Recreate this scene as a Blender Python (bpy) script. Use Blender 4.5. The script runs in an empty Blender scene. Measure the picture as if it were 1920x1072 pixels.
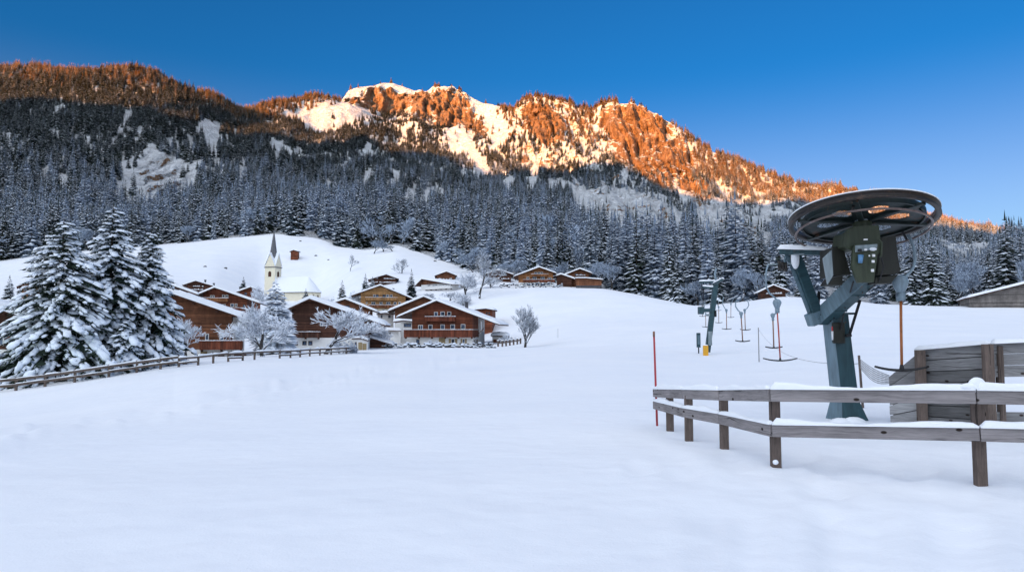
import bpy, math, random
import numpy as np
from mathutils import Vector, Matrix
S = bpy.context.scene
COL = S.collection
R = math.radians
PI = math.pi
F, CX, CY, CAMZ = 1280.0, 960.0, 536.0, 1.7
PITCH = math.atan(84 / 1280)
cP, sP = math.cos(PITCH), math.sin(PITCH)
rnd = random.Random(7)
NPR = np.random.RandomState(11)

def ray(px, py):
    u, v = (px - CX) / F, (CY - py) / F
    return u, cP - v * sP, sP + v * cP
def at(px, py, Y):
    d = ray(px, py); t = Y / d[1]
    return Vector((d[0] * t, Y, CAMZ + d[2] * t))
def proj(x, y, z):
    zz = z - CAMZ
    dep = y * cP + zz * sP
    return CX + F * x / dep, CY - F * (zz * cP - y * sP) / dep

# ------------------------------------------------------------------ noise
_perm = np.random.RandomState(3).permutation(256)
_perm = np.concatenate([_perm, _perm, _perm])
def gnoise(x, y, seed=0):
    x = np.asarray(x, float); y = np.asarray(y, float)
    xi = np.floor(x).astype(int); yi = np.floor(y).astype(int)
    xf = x - xi; yf = y - yi
    u = xf * xf * xf * (xf * (xf * 6 - 15) + 10); v = yf * yf * yf * (yf * (yf * 6 - 15) + 10)
    def g(ix, iy, dx, dy):
        h = _perm[_perm[(ix + seed * 37) & 255] + ((iy + seed * 91) & 255)] * (2 * PI / 256)
        return np.cos(h) * dx + np.sin(h) * dy
    a = g(xi, yi, xf, yf); b = g(xi + 1, yi, xf - 1, yf)
    c = g(xi, yi + 1, xf, yf - 1); d = g(xi + 1, yi + 1, xf - 1, yf - 1)
    return (a + u * (b - a) + v * (c - a + u * (a - b - c + d))) * 1.5
def fbm(x, y, o=4, gain=.5, seed=0):
    s = 0; a = 1.0; f = 1.0
    for i in range(o):
        s = s + a * gnoise(x * f, y * f, seed + i); a *= gain; f *= 2.03
    return s
def ridged(x, y, o=4, seed=0):
    s = 0; a = 1.0; f = 1.0
    for i in range(o):
        s = s + a * (1 - 2 * np.abs(gnoise(x * f, y * f, seed + i))); a *= .5; f *= 2.1
    return s

# ------------------------------------------------------------------ objects
def tag(o, label=None, cat=None, group=None, kind=None):
    if label: o['label'] = label
    if cat: o['category'] = cat
    if group: o['group'] = group
    if kind: o['kind'] = kind
    return o
def empty(name, loc, label=None, cat=None, group=None, rz=0):
    o = bpy.data.objects.new(name, None); COL.objects.link(o)
    o.location = loc; o.rotation_euler = (0, 0, rz); o.empty_display_size = .3
    return tag(o, label, cat, group)
def mesh_np(name, V, Q, mats, midx=None, smooth=False):
    """V (n,3), Q list of arrays of faces (each (m,k))"""
    me = bpy.data.meshes.new(name)
    V = np.asarray(V, np.float32)
    Qs = [np.asarray(q, np.int32) for q in (Q if isinstance(Q, list) else [Q]) if len(q)]
    me.vertices.add(len(V)); me.vertices.foreach_set('co', V.ravel())
    loops = np.concatenate([q.ravel() for q in Qs])
    tot = np.concatenate([np.full(len(q), q.shape[1], np.int32) for q in Qs])
    st = np.concatenate([[0], np.cumsum(tot)[:-1]]).astype(np.int32)
    me.loops.add(len(loops)); me.loops.foreach_set('vertex_index', loops)
    me.polygons.add(len(tot)); me.polygons.foreach_set('loop_start', st); me.polygons.foreach_set('loop_total', tot)
    for m in mats: me.materials.append(m)
    if midx is not None: me.polygons.foreach_set('material_index', np.asarray(midx, np.int32))
    me.polygons.foreach_set('use_smooth', np.full(len(tot), bool(smooth)))
    me.update(calc_edges=True); me.validate()
    return me
def link(name, me, parent=None, loc=(0, 0, 0), rot=None):
    o = bpy.data.objects.new(name, me); COL.objects.link(o)
    if parent is not None: o.parent = parent
    o.location = loc
    if rot is not None:
        o.rotation_mode = 'QUATERNION'; o.rotation_quaternion = rot
    return o

class MB:
    """mesh builder: shapes are collected and linked as one object"""
    def __init__(s): s.v = []; s.f = []; s.m = []; s.cur = 0
    def add(s, vs, fs):
        b = len(s.v); s.v.extend([tuple(p) for p in vs])
        for f in fs: s.f.append(tuple(i + b for i in f)); s.m.append(s.cur)
        return s
    def box(s, x0, x1, y0, y1, z0, z1, M=None):
        vs = [Vector((x, y, z)) for z in (z0, z1) for y in (y0, y1) for x in (x0, x1)]
        if M is not None: vs = [M @ p for p in vs]
        return s.add(vs, [(0, 2, 3, 1), (4, 5, 7, 6), (0, 1, 5, 4), (2, 6, 7, 3), (0, 4, 6, 2), (1, 3, 7, 5)])
    def bbox(s, x0, x1, y0, y1, z0, z1, c=.01, M=None):
        """box with chamfered edges along its length (x)"""
        vs = []; prof = [(y0 + c, z0), (y1 - c, z0), (y1, z0 + c), (y1, z1 - c), (y1 - c, z1), (y0 + c, z1), (y0, z1 - c), (y0, z0 + c)]
        cs = [(x0, .55), (x0 + c, 0), (x1 - c, 0), (x1, .55)]
        ym, zm = (y0 + y1) / 2, (z0 + z1) / 2
        for x, k in cs:
            for (y, z) in prof:
                yy = y - math.copysign(c * k, y - ym); zz = z - math.copysign(c * k, z - zm)
                p = Vector((x, yy, zz)); vs.append(M @ p if M is not None else p)
        fs = []
        for i in range(3):
            for j in range(8):
                k = (j + 1) % 8
                fs.append((i * 8 + j, i * 8 + k, i * 8 + 8 + k, i * 8 + 8 + j))
        fs.append(tuple(reversed(range(8)))); fs.append(tuple(range(24, 32)))
        return s.add(vs, fs)
    def tube(s, pts, rad, n=8, cap=True):
        pts = [Vector(p) for p in pts]
        if not hasattr(rad, '__len__'): rad = [rad] * len(pts)
        vs = []; fs = []; up = None
        for i, p in enumerate(pts):
            d = (pts[min(i + 1, len(pts) - 1)] - pts[max(i - 1, 0)]).normalized()
            if up is None:
                up = Vector((0, 0, 1)) if abs(d.z) < .9 else Vector((1, 0, 0))
            a = d.cross(up)
            if a.length < 1e-4: a = d.cross(Vector((0, 1, .3)))
            a.normalize(); b = a.cross(d).normalized(); up = b
            for k in range(n):
                t = 2 * PI * k / n
                vs.append(p + (a * math.cos(t) + b * math.sin(t)) * rad[i])
        for i in range(len(pts) - 1):
            for k in range(n):
                j = (k + 1) % n
                fs.append((i * n + k, i * n + n + k, i * n + n + j, i * n + j))
        if cap and n > 2:
            fs.append(tuple(range(n))); fs.append(tuple(reversed(range((len(pts) - 1) * n, len(pts) * n))))
        return s.add(vs, fs)
    def prism(s, poly, y0, y1, M=None):
        """polygon in xz, extruded along y"""
        n = len(poly)
        vs = [Vector((x, y0, z)) for x, z in poly] + [Vector((x, y1, z)) for x, z in poly]
        if M is not None: vs = [M @ p for p in vs]
        fs = [tuple(range(n)), tuple(reversed(range(n, 2 * n)))]
        for i in range(n):
            j = (i + 1) % n; fs.append((i, i + n, j + n, j))
        return s.add(vs, fs)
    def blob(s, c, rx, ry, rz, n=8, m=5, jit=0, flat=None, M=None):
        c = Vector(c); vs = []; fs = []
        for i in range(m + 1):
            th = PI * i / m
            for k in range(n):
                ph = 2 * PI * k / n
                q = 1 + (rnd.uniform(-jit, jit) if 0 < i < m else 0)
                z = math.cos(th) * rz
                if flat is not None and z < flat: z = flat
                p = Vector((math.sin(th) * math.cos(ph) * rx * q, math.sin(th) * math.sin(ph) * ry * q, z * (q if z > 0 else 1)))
                if M is not None: p = M @ p
                vs.append(c + p)
        for i in range(m):
            for k in range(n):
                j = (k + 1) % n
                fs.append((i * n + k, i * n + n + k, i * n + n + j, i * n + j))
        return s.add(vs, fs)
    def lathe(s, prof, n, M, closed=False):
        vs = []; fs = []; m = len(prof)
        for k in range(n):
            a = 2 * PI * k / n
            for r, z in prof: vs.append(M @ Vector((r * math.cos(a), r * math.sin(a), z)))
        for k in range(n):
            j = (k + 1) % n
            for i in range(m if closed else m - 1):
                i2 = (i + 1) % m
                fs.append((k * m + i, j * m + i, j * m + i2, k * m + i2))
        return s.add(vs, fs)
    def mesh(s, name, mats, smooth=False):
        me = bpy.data.meshes.new(name); me.from_pydata(s.v, [], s.f)
        for m in (mats if isinstance(mats, (list, tuple)) else [mats]): me.materials.append(m)
        me.polygons.foreach_set('material_index', s.m)
        if smooth: me.polygons.foreach_set('use_smooth', [True] * len(s.f))
        me.update(); return me
    def build(s, name, mats, parent=None, smooth=False, loc=(0, 0, 0), rot=None):
        return link(name, s.mesh(name, mats, smooth), parent, loc, rot)

# ------------------------------------------------------------------ materials
def mat(name):
    m = bpy.data.materials.new(name); m.use_nodes = True
    nt = m.node_tree; b = nt.nodes['Principled BSDF']
    return m, nt, b
def N(nt, t, **kw):
    n = nt.nodes.new(t)
    for k, v in kw.items():
        if k.startswith('i_'):
            key = k[2:]; n.inputs[int(key) if key.isdigit() else key.replace('_', ' ')].default_value = v
        else: setattr(n, k, v)
    return n
def ramp(nt, fac, stops, interp='LINEAR'):
    n = nt.nodes.new('ShaderNodeValToRGB'); cr = n.color_ramp; cr.interpolation = interp
    while len(cr.elements) < len(stops): cr.elements.new(.5)
    for e, (p, c) in zip(cr.elements, stops):
        e.position = p; e.color = (*c, 1) if len(c) == 3 else c
    nt.links.new(fac, n.inputs[0]); return n.outputs[0]
def noise(nt, vec, scale, detail=4, rough=.55):
    n = N(nt, 'ShaderNodeTexNoise'); n.inputs['Scale'].default_value = scale
    n.inputs['Detail'].default_value = detail; n.inputs['Roughness'].default_value = rough
    if vec is not None: nt.links.new(vec, n.inputs['Vector'])
    return n.outputs[0]
def mapv(nt, src, scale=(1, 1, 1)):
    m = N(nt, 'ShaderNodeMapping'); m.inputs['Scale'].default_value = scale
    nt.links.new(src, m.inputs['Vector']); return m.outputs[0]
def bump(nt, b, h, strength, dist, prev=None):
    n = N(nt, 'ShaderNodeBump'); n.inputs['Strength'].default_value = strength; n.inputs['Distance'].default_value = dist
    nt.links.new(h, n.inputs['Height'])
    if prev is not None: nt.links.new(prev, n.inputs['Normal'])
    nt.links.new(n.outputs[0], b.inputs['Normal']); return n.outputs[0]
def mixc(nt, fac, a, b):
    n = N(nt, 'ShaderNodeMix', data_type='RGBA')
    if isinstance(fac, float): n.inputs[0].default_value = fac
    else: nt.links.new(fac, n.inputs[0])
    for s, i in ((a, 6), (b, 7)):
        if isinstance(s, tuple): n.inputs[i].default_value = (*s, 1)
        else: nt.links.new(s, n.inputs[i])
    return n.outputs[2]
def math_(nt, op, a, b=None, c=None, clamp=False):
    n = N(nt, 'ShaderNodeMath', operation=op, use_clamp=clamp)
    for i, s in enumerate((a, b, c)):
        if s is None: continue
        if isinstance(s, (int, float)): n.inputs[i].default_value = s
        else: nt.links.new(s, n.inputs[i])
    return n.outputs[0]
def sm(nt, v, lo, hi):
    n = N(nt, 'ShaderNodeMapRange', interpolation_type='SMOOTHSTEP')
    n.inputs['From Min'].default_value = lo; n.inputs['From Max'].default_value = hi
    nt.links.new(v, n.inputs['Value']); return n.outputs[0]
M = {}
SNOW = (.87, .90, .94)
def snow_mat(name, s1=6, d1=.03, s2=60, d2=.004, col=SNOW):
    m, nt, b = mat(name); g = N(nt, 'ShaderNodeNewGeometry').outputs['Position']
    b.inputs['Base Color'].default_value = (*col, 1); b.inputs['Roughness'].default_value = .7
    b.inputs['Specular IOR Level'].default_value = .25
    p = bump(nt, b, noise(nt, g, s1, 3), .5, d1)
    bump(nt, b, noise(nt, g, s2, 2), .5, d2, p)
    return m
M['snow'] = snow_mat('snow')
M['roof_snow'] = snow_mat('roof_snow', 1.2, .12, 9, .02)
M['tree_snow'] = snow_mat('tree_snow', 4, .06, 30, .01, (.80, .87, .96))

def field_mat():
    m, nt, b = mat('snow_ground'); g = N(nt, 'ShaderNodeNewGeometry').outputs['Position']
    n0 = noise(nt, g, .12, 3)
    b.inputs['Roughness'].default_value = .75; b.inputs['Specular IOR Level'].default_value = .2
    nt.links.new(ramp(nt, n0, [(.3, (.84, .875, .93)), (.7, (.89, .915, .95))]), b.inputs['Base Color'])
    p = bump(nt, b, noise(nt, mapv(nt, g, (.5, .6, 1)), .5, 4, .5), .6, .3)
    p = bump(nt, b, noise(nt, mapv(nt, g, (.9, 1.1, 1)), 2.2, 4, .55), .5, .04, p)
    bump(nt, b, noise(nt, g, 45, 3, .6), .6, .006, p)
    return m
M['field'] = field_mat()

def mountain_mat():
    m, nt, b = mat('mountain_surface')
    geo = N(nt, 'ShaderNodeNewGeometry'); g = geo.outputs['Position']
    at_ = N(nt, 'ShaderNodeAttribute', attribute_name='rock').outputs['Fac']
    nz = N(nt, 'ShaderNodeSeparateXYZ'); nt.links.new(geo.outputs['Normal'], nz.inputs[0])
    steep = sm(nt, nz.outputs[2], .80, .45)
    n1 = noise(nt, mapv(nt, g, (1, 1, .6)), .035, 6, .65)
    n2 = noise(nt, mapv(nt, g, (.6, .6, 2.2)), .09, 5, .7)
    f = math_(nt, 'ADD', at_, math_(nt, 'MULTIPLY', steep, .35))
    f = math_(nt, 'ADD', f, math_(nt, 'MULTIPLY', math_(nt, 'SUBTRACT', n1, .5), 1.1))
    f = math_(nt, 'ADD', f, math_(nt, 'MULTIPLY', math_(nt, 'SUBTRACT', n2, .5), 1.5))
    f = sm(nt, f, .50, .62)
    n3 = noise(nt, mapv(nt, g, (2.4, 2.4, .45)), .06, 8, .72)
    rock = ramp(nt, n3, [(.25, (.10, .06, .04)), (.45, (.30, .18, .11)), (.6, (.42, .27, .17)), (.8, (.52, .38, .27))])
    nt.links.new(mixc(nt, f, (.86, .89, .93), rock), b.inputs['Base Color'])
    b.inputs['Roughness'].default_value = .85; b.inputs['Specular IOR Level'].default_value = .15
    rv = math_(nt, 'ABSOLUTE', math_(nt, 'SUBTRACT', noise(nt, mapv(nt, g, (3.2, 3.2, .5)), .022, 5, .6), .5))
    rv2 = math_(nt, 'ABSOLUTE', math_(nt, 'SUBTRACT', noise(nt, mapv(nt, g, (1.2, 1.2, 2.6)), .03, 4, .6), .5))
    crk = math_(nt, 'ADD', sm(nt, rv, 0, .05), math_(nt, 'MULTIPLY', sm(nt, rv2, 0, .03), .5))
    p = bump(nt, b, crk, 1.0, 12)
    p = bump(nt, b, n3, .9, 14, p)
    p = bump(nt, b, n2, .8, 6, p)
    bump(nt, b, noise(nt, g, .4, 3), .6, 1.5, p)
    return m
M['mountain'] = mountain_mat()

def needle_mat(name, c0, c1):
    m, nt, b = mat(name); g = N(nt, 'ShaderNodeTexCoord').outputs['Object']
    r = N(nt, 'ShaderNodeObjectInfo').outputs['Random']
    n = noise(nt, g, 1.5, 2)
    f = math_(nt, 'ADD', math_(nt, 'MULTIPLY', r, .7), math_(nt, 'MULTIPLY', n, .4))
    nt.links.new(ramp(nt, f, [(.2, c0), (.8, c1)]), b.inputs['Base Color'])
    b.inputs['Roughness'].default_value = .8; b.inputs['Specular IOR Level'].default_value = .1
    return m
M['needles'] = needle_mat('needles', (.016, .026, .026), (.035, .048, .038))
M['needles_sunglow'] = needle_mat('needles_sunglow', (.17, .105, .040), (.44, .24, .08))  # orange for the upper wood: sun glow painted into the needle colour
M['needles_rimed'] = needle_mat('needles_rimed', (.022, .040, .050), (.27, .34, .45))
M['fir_needles'] = needle_mat('fir_needles', (.012, .024, .020), (.03, .045, .034))
def bark_mat(name, c):
    m, nt, b = mat(name); g = N(nt, 'ShaderNodeTexCoord').outputs['Object']
    nt.links.new(ramp(nt, noise(nt, mapv(nt, g, (3, 3, .6)), 4, 4), [(.3, tuple(x * .5 for x in c)), (.7, tuple(x * 1.4 for x in c))]), b.inputs['Base Color'])
    b.inputs['Roughness'].default_value = .9
    return m
M['bark'] = bark_mat('bark', (.06, .045, .035))
def frost_mat(name, frost, dark, lo, hi):
    m, nt, b = mat(name); geo = N(nt, 'ShaderNodeNewGeometry')
    nz = N(nt, 'ShaderNodeSeparateXYZ'); nt.links.new(geo.outputs['Normal'], nz.inputs[0])
    n = noise(nt, N(nt, 'ShaderNodeTexCoord').outputs['Object'], 1.3, 3)
    f = math_(nt, 'ADD', nz.outputs[2], math_(nt, 'MULTIPLY', math_(nt, 'SUBTRACT', n, .5), 1.6))
    nt.links.new(mixc(nt, sm(nt, f, lo, hi), dark, frost), b.inputs['Base Color'])
    b.inputs['Roughness'].default_value = .8; b.inputs['Specular IOR Level'].default_value = .15
    return m
M['frost_twig'] = frost_mat('frost_twig', (.84, .88, .94), (.24, .26, .30), -1.0, .1)
M['far_rime'] = frost_mat('far_rime', (.50, .60, .74), (.10, .12, .15), -.7, .5)
M['frost_bark'] = frost_mat('frost_bark', (.80, .84, .9), (.05, .045, .042), .1, .5)
M['grey_twig'] = frost_mat('grey_twig', (.70, .76, .84), (.16, .165, .18), -.5, .5)

def wood_mat(name, c, plank=.22, upright=False):
    """boards in object space: gaps every <plank> metres of z, grain along x and y"""
    m, nt, b = mat(name); g = N(nt, 'ShaderNodeTexCoord').outputs['Object']
    sx = N(nt, 'ShaderNodeSeparateXYZ'); nt.links.new(g, sx.inputs[0])
    k = math_(nt, 'DIVIDE', math_(nt, 'ADD', sx.outputs[0], sx.outputs[1]) if upright else sx.outputs[2], plank)
    fr = math_(nt, 'FRACT', k); fl = math_(nt, 'FLOOR', k)
    wn = N(nt, 'ShaderNodeTexWhiteNoise', noise_dimensions='1D'); nt.links.new(fl, wn.inputs['W'])
    gr = noise(nt, mapv(nt, g, (4, 4, .35) if upright else (.35, .35, 5)), 3, 5, .65)
    st = noise(nt, mapv(nt, g, (.55, .55, .22)), 1.5, 5, .65)
    f = math_(nt, 'ADD', math_(nt, 'MULTIPLY', gr, .5), math_(nt, 'ADD', math_(nt, 'MULTIPLY', wn.outputs[0], .22), math_(nt, 'MULTIPLY', st, .62)))
    lo = tuple(x * .38 for x in c); hi = tuple(min(1, x * 2.0) for x in c)
    col = ramp(nt, f, [(.42, lo), (.66, c), (.86, hi)])
    gap = math_(nt, 'GREATER_THAN', fr, .93)
    col = mixc(nt, gap, col, tuple(x * .25 for x in c))
    nt.links.new(col, b.inputs['Base Color']); b.inputs['Roughness'].default_value = .75
    b.inputs['Specular IOR Level'].default_value = .25
    p = bump(nt, b, math_(nt, 'SUBTRACT', 1.0, gap), .6, .02); bump(nt, b, gr, .4, .01, p)
    return m
M['wood_red'] = wood_mat('wood_red', (.15, .045, .022))
M['wood_dark'] = wood_mat('wood_dark', (.075, .032, .020))
M['wood_brown'] = wood_mat('wood_brown', (.155, .062, .030))
M['wood_ochre'] = wood_mat('wood_ochre', (.36, .19, .075))
M['wood_honey'] = wood_mat('wood_honey', (.27, .115, .045))
for k_ in ('wood_red', 'wood_dark', 'wood_brown', 'wood_ochre', 'wood_honey'):
    c_ = {'wood_red': (.13, .038, .020), 'wood_dark': (.06, .026, .017), 'wood_brown': (.15, .06, .028), 'wood_ochre': (.30, .155, .06), 'wood_honey': (.23, .095, .038)}[k_]
    M['slat' + k_[4:]] = wood_mat('slat' + k_[4:], c_, .30, True)
M['wood_grey'] = wood_mat('wood_grey', (.14, .125, .115), .24)

def beam_wood(name, c):
    """weathered timber: grain runs along local x, knots, cracks"""
    m, nt, b = mat(name); tc = N(nt, 'ShaderNodeTexCoord').outputs['Object']
    oi = N(nt, 'ShaderNodeObjectInfo')
    va = N(nt, 'ShaderNodeVectorMath', operation='ADD')
    cmb = N(nt, 'ShaderNodeCombineXYZ'); nt.links.new(math_(nt, 'MULTIPLY', oi.outputs['Random'], 37.0), cmb.inputs[0])
    nt.links.new(math_(nt, 'MULTIPLY', oi.outputs['Random'], 11.0), cmb.inputs[1])
    nt.links.new(tc, va.inputs[0]); nt.links.new(cmb.outputs[0], va.inputs[1]); g = va.outputs[0]
    warp = noise(nt, mapv(nt, g, (1.2, 3, 3)), 2, 2)
    gv = N(nt, 'ShaderNodeVectorMath', operation='ADD'); cz = N(nt, 'ShaderNodeCombineXYZ')
    nt.links.new(math_(nt, 'MULTIPLY', warp, .12), cz.inputs[2]); nt.links.new(g, gv.inputs[0]); nt.links.new(cz.outputs[0], gv.inputs[1])
    g1 = noise(nt, mapv(nt, gv.outputs[0], (.8, 22, 22)), 2.2, 6, .7)
    g2 = noise(nt, mapv(nt, g, (.7, 2, 2)), 2.0, 4, .6)
    crack = noise(nt, mapv(nt, gv.outputs[0], (.5, 16, 16)), 1.3, 3, .5)
    f = math_(nt, 'ADD', math_(nt, 'MULTIPLY', g1, .6), math_(nt, 'MULTIPLY', g2, .45))
    col = ramp(nt, f, [(.32, tuple(x * .4 for x in c)), (.5, c), (.62, tuple(x * 1.35 for x in c)), (.75, (c[0] * 1.7, c[1] * 1.62, c[2] * 1.5))])
    vo = N(nt, 'ShaderNodeTexVoronoi', voronoi_dimensions='2D'); vo.inputs['Scale'].default_value = 1.0
    sg_ = N(nt, 'ShaderNodeSeparateXYZ'); nt.links.new(mapv(nt, g, (3.0, 1, 5.5)), sg_.inputs[0]); cg_ = N(nt, 'ShaderNodeCombineXYZ')
    nt.links.new(sg_.outputs[0], cg_.inputs[0]); nt.links.new(sg_.outputs[2], cg_.inputs[1]); nt.links.new(cg_.outputs[0], vo.inputs['Vector'])
    vc = N(nt, 'ShaderNodeSeparateXYZ'); nt.links.new(vo.outputs['Color'], vc.inputs[0])
    knot = math_(nt, 'MULTIPLY', sm(nt, vo.outputs['Distance'], .12, .07), math_(nt, 'GREATER_THAN', vc.outputs[0], .66))
    col = mixc(nt, knot, col, (.028, .02, .016))
    cr = sm(nt, crack, .36, .32); col = mixc(nt, math_(nt, 'MULTIPLY', cr, .75), col, (.03, .026, .024))
    tn = math_(nt, 'ADD', N(nt, 'ShaderNodeAttribute', attribute_name='tone').outputs['Fac'], 1.0)
    cc = N(nt, 'ShaderNodeCombineXYZ')
    for i_ in range(3): nt.links.new(tn, cc.inputs[i_])
    mm = N(nt, 'ShaderNodeMix', data_type='RGBA', blend_type='MULTIPLY'); mm.inputs[0].default_value = 1
    nt.links.new(col, mm.inputs[6]); nt.links.new(cc.outputs[0], mm.inputs[7]); col = mm.outputs[2]
    nt.links.new(col, b.inputs['Base Color']); b.inputs['Roughness'].default_value = .85; b.inputs['Specular IOR Level'].default_value = .2
    p = bump(nt, b, g1, .5, .006); bump(nt, b, math_(nt, 'SUBTRACT', 1.0, cr), .6, .01, p)
    return m
M['rail'] = beam_wood('rail_wood', (.235, .215, .215))
M['rail_brown'] = beam_wood('rail_brown', (.13, .10, .085))
M['board_dark'] = beam_wood('board_dark', (.15, .148, .148))

def plain(name, c, rough=.6, metal=0, var=.25, sc=8, bd=.0):
    m, nt, b = mat(name); g = N(nt, 'ShaderNodeTexCoord').outputs['Object']
    n = noise(nt, g, sc, 5, .65)
    nt.links.new(ramp(nt, n, [(.3, tuple(x * (1 - var) for x in c)), (.7, tuple(min(1, x * (1 + var)) for x in c))]), b.inputs['Base Color'])
    b.inputs['Roughness'].default_value = rough; b.inputs['Metallic'].default_value = metal
    if bd: bump(nt, b, n, .5, bd)
    return m
def paint_mat(name, c, rust=(.10, .055, .03), amt=.66, rough=.5):
    """painted steel with rust specks and dull streaks"""
    m, nt, b = mat(name); g = N(nt, 'ShaderNodeTexCoord').outputs['Object']
    n = noise(nt, g, 5, 6, .7); n2 = noise(nt, mapv(nt, g, (6, 6, .8)), 2, 4, .6)
    col = ramp(nt, n2, [(.3, tuple(x * .7 for x in c)), (.7, tuple(x * 1.25 for x in c))])
    nt.links.new(mixc(nt, sm(nt, n, amt, amt + .08), col, rust), b.inputs['Base Color'])
    b.inputs['Roughness'].default_value = rough; b.inputs['Specular IOR Level'].default_value = .4
    bump(nt, b, n, .25, .004)
    return m
M['plaster'] = plain('plaster', (.78, .77, .74), .85, 0, .06, 1.5, .01)
M['cream'] = plain('cream_plaster', (.82, .75, .58), .85, 0, .06, 1.2, .01)
M['frame'] = plain('window_frame', (.72, .70, .66), .6, 0, .08)
M['frame_brown'] = plain('brown_frame', (.09, .05, .03), .6, 0, .2)
M['shutter'] = plain('shutter_wood', (.30, .22, .11), .6, 0, .2, 6)
M['stone'] = plain('stone', (.07, .07, .075), .9, 0, .5, 2, .03)
M['slate'] = plain('spire_shingles', (.12, .12, .13), .7, 0, .4, 3, .02)
M['iron'] = plain('dark_iron', (.02, .02, .022), .5, .6, .3)
M['black'] = plain('black_rubber', (.012, .012, .014), .55, 0, .2)
M['teal'] = paint_mat('blue_grey_steel', (.026, .066, .080), (.10, .065, .045), .64, .45)
M['teal_light'] = paint_mat('lit_skin_blue_grey_steel', (.13, .20, .24), (.12, .09, .07), .68, .4)
M['green'] = paint_mat('olive_paint', (.040, .052, .030), (.06, .035, .02), .66, .5)
M['green_dark'] = paint_mat('dark_olive_cover', (.016, .017, .012), (.03, .022, .014), .66, .55)
M['grey_paint'] = paint_mat('grey_paint', (.22, .27, .29), (.10, .08, .06), .68, .5)
M['wheel'] = paint_mat('wheel_paint', (.010, .020, .020), (.075, .04, .025), .58, .5)
M['rim'] = paint_mat('rusty_rim', (.022, .017, .015), (.075, .045, .032), .55, .45)
M['rail_tube'] = paint_mat('worn_tube', (.14, .10, .09), (.22, .20, .20), .55, .35)
M['hanger'] = paint_mat('hanger_grey', (.20, .27, .32), (.16, .14, .12), .68, .45)
M['pole_orange'] = paint_mat('orange_pole', (.36, .115, .03), (.12, .06, .03), .62, .5)
M['pole_red'] = paint_mat('red_pole', (.42, .05, .03), (.12, .06, .03), .66, .5)
M['pole_brown'] = paint_mat('brown_pole', (.25, .12, .07), (.12, .06, .03), .6, .5)
M['yellow'] = plain('yellow_pad', (.72, .36, .02), .6, 0, .12, 4)
M['red'] = plain('signal_red', (.55, .02, .02), .4, 0, .1)
M['marker'] = plain('red_marker_pole', (.38, .03, .035), .5, 0, .3, 5)
M['white'] = plain('white_paint', (.8, .8, .8), .5, 0, .05)
M['blue'] = plain('blue_plastic', (.10, .25, .45), .35, 0, .1)
M['net'] = plain('net_cord', (.25, .25, .25), .8, 0, .2)
def glass_mat():
    m, nt, b = mat('window_glass'); g = N(nt, 'ShaderNodeTexCoord').outputs['Object']
    nt.links.new(ramp(nt, noise(nt, g, 1.1, 2), [(.4, (.02, .03, .045)), (.62, (.10, .15, .24))]), b.inputs['Base Color'])
    b.inputs['Roughness'].default_value = .12; b.inputs['Specular IOR Level'].default_value = .8
    return m
M['glass'] = glass_mat()
# ================================================================== camera, sky, sun
cam = bpy.data.cameras.new('camera'); co = bpy.data.objects.new('camera', cam); COL.objects.link(co)
cam.lens = 24; cam.sensor_width = 36; cam.clip_start = .1; cam.clip_end = 20000
co.location = (0, 0, CAMZ); co.rotation_euler = (PI / 2 + PITCH, 0, 0); S.camera = co
S.view_settings.view_transform = 'Standard'; S.view_settings.look = 'None'; S.view_settings.gamma = 1
S.view_settings.use_curve_mapping = False
S.view_settings.exposure = 1.95
SUN_AZ, SUN_EL = R(31), R(5.5)          # the sun stands behind the camera, 31 degrees to the left
to_sun = Vector((-math.sin(SUN_AZ) * math.cos(SUN_EL), -math.cos(SUN_AZ) * math.cos(SUN_EL), math.sin(SUN_EL)))
GLOW = (6.6, 6.6, 6.5); TINT = (.22, .84, 1.04)
w = bpy.data.worlds.new('World'); S.world = w; w.use_nodes = True
nt = w.node_tree; bg = nt.nodes['Background']
sky = N(nt, 'ShaderNodeTexSky', sky_type='NISHITA', sun_disc=False, sun_elevation=SUN_EL, sun_rotation=PI + SUN_AZ,
        altitude=1200, air_density=1.0, dust_density=1.2, ozone_density=4.0)
# pale glow added over the sky half behind the camera, brightening the shaded snow
tc = N(nt, 'ShaderNodeTexCoord').outputs['Generated']
gdir = Vector((to_sun.x * .72, to_sun.y * .72, .70)).normalized()
vd = N(nt, 'ShaderNodeVectorMath', operation='DOT_PRODUCT'); nt.links.new(tc, vd.inputs[0]); vd.inputs[1].default_value = gdir
gl = N(nt, 'ShaderNodeMix', data_type='RGBA'); nt.links.new(sm(nt, vd.outputs['Value'], .12, .80), gl.inputs[0])
gl.inputs[6].default_value = (0, 0, 0, 1); gl.inputs[7].default_value = (*GLOW, 1)
tint = N(nt, 'ShaderNodeMix', data_type='RGBA', blend_type='MULTIPLY'); tint.inputs[0].default_value = 1
nt.links.new(sky.outputs[0], tint.inputs[6]); tint.inputs[7].default_value = (*TINT, 1)
ad = N(nt, 'ShaderNodeMix', data_type='RGBA', blend_type='ADD'); ad.inputs[0].default_value = 1
nt.links.new(tint.outputs[2], ad.inputs[6]); nt.links.new(gl.outputs[2], ad.inputs[7]); 
sx = N(nt, 'ShaderNodeSeparateXYZ'); nt.links.new(tc, sx.inputs[0])          # the pale band over the horizon
hz = N(nt, 'ShaderNodeMix', data_type='RGBA'); nt.links.new(sm(nt, sx.outputs[2], .36, .06), hz.inputs[0])
hz.inputs[6].default_value = (0, 0, 0, 1); hz.inputs[7].default_value = (1.6, .85, .12, 1)
ad2 = N(nt, 'ShaderNodeMix', data_type='RGBA', blend_type='ADD'); ad2.inputs[0].default_value = 1
nt.links.new(ad.outputs[2], ad2.inputs[6]); nt.links.new(hz.outputs[2], ad2.inputs[7]); nt.links.new(ad2.outputs[2], bg.inputs['Color'])
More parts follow.
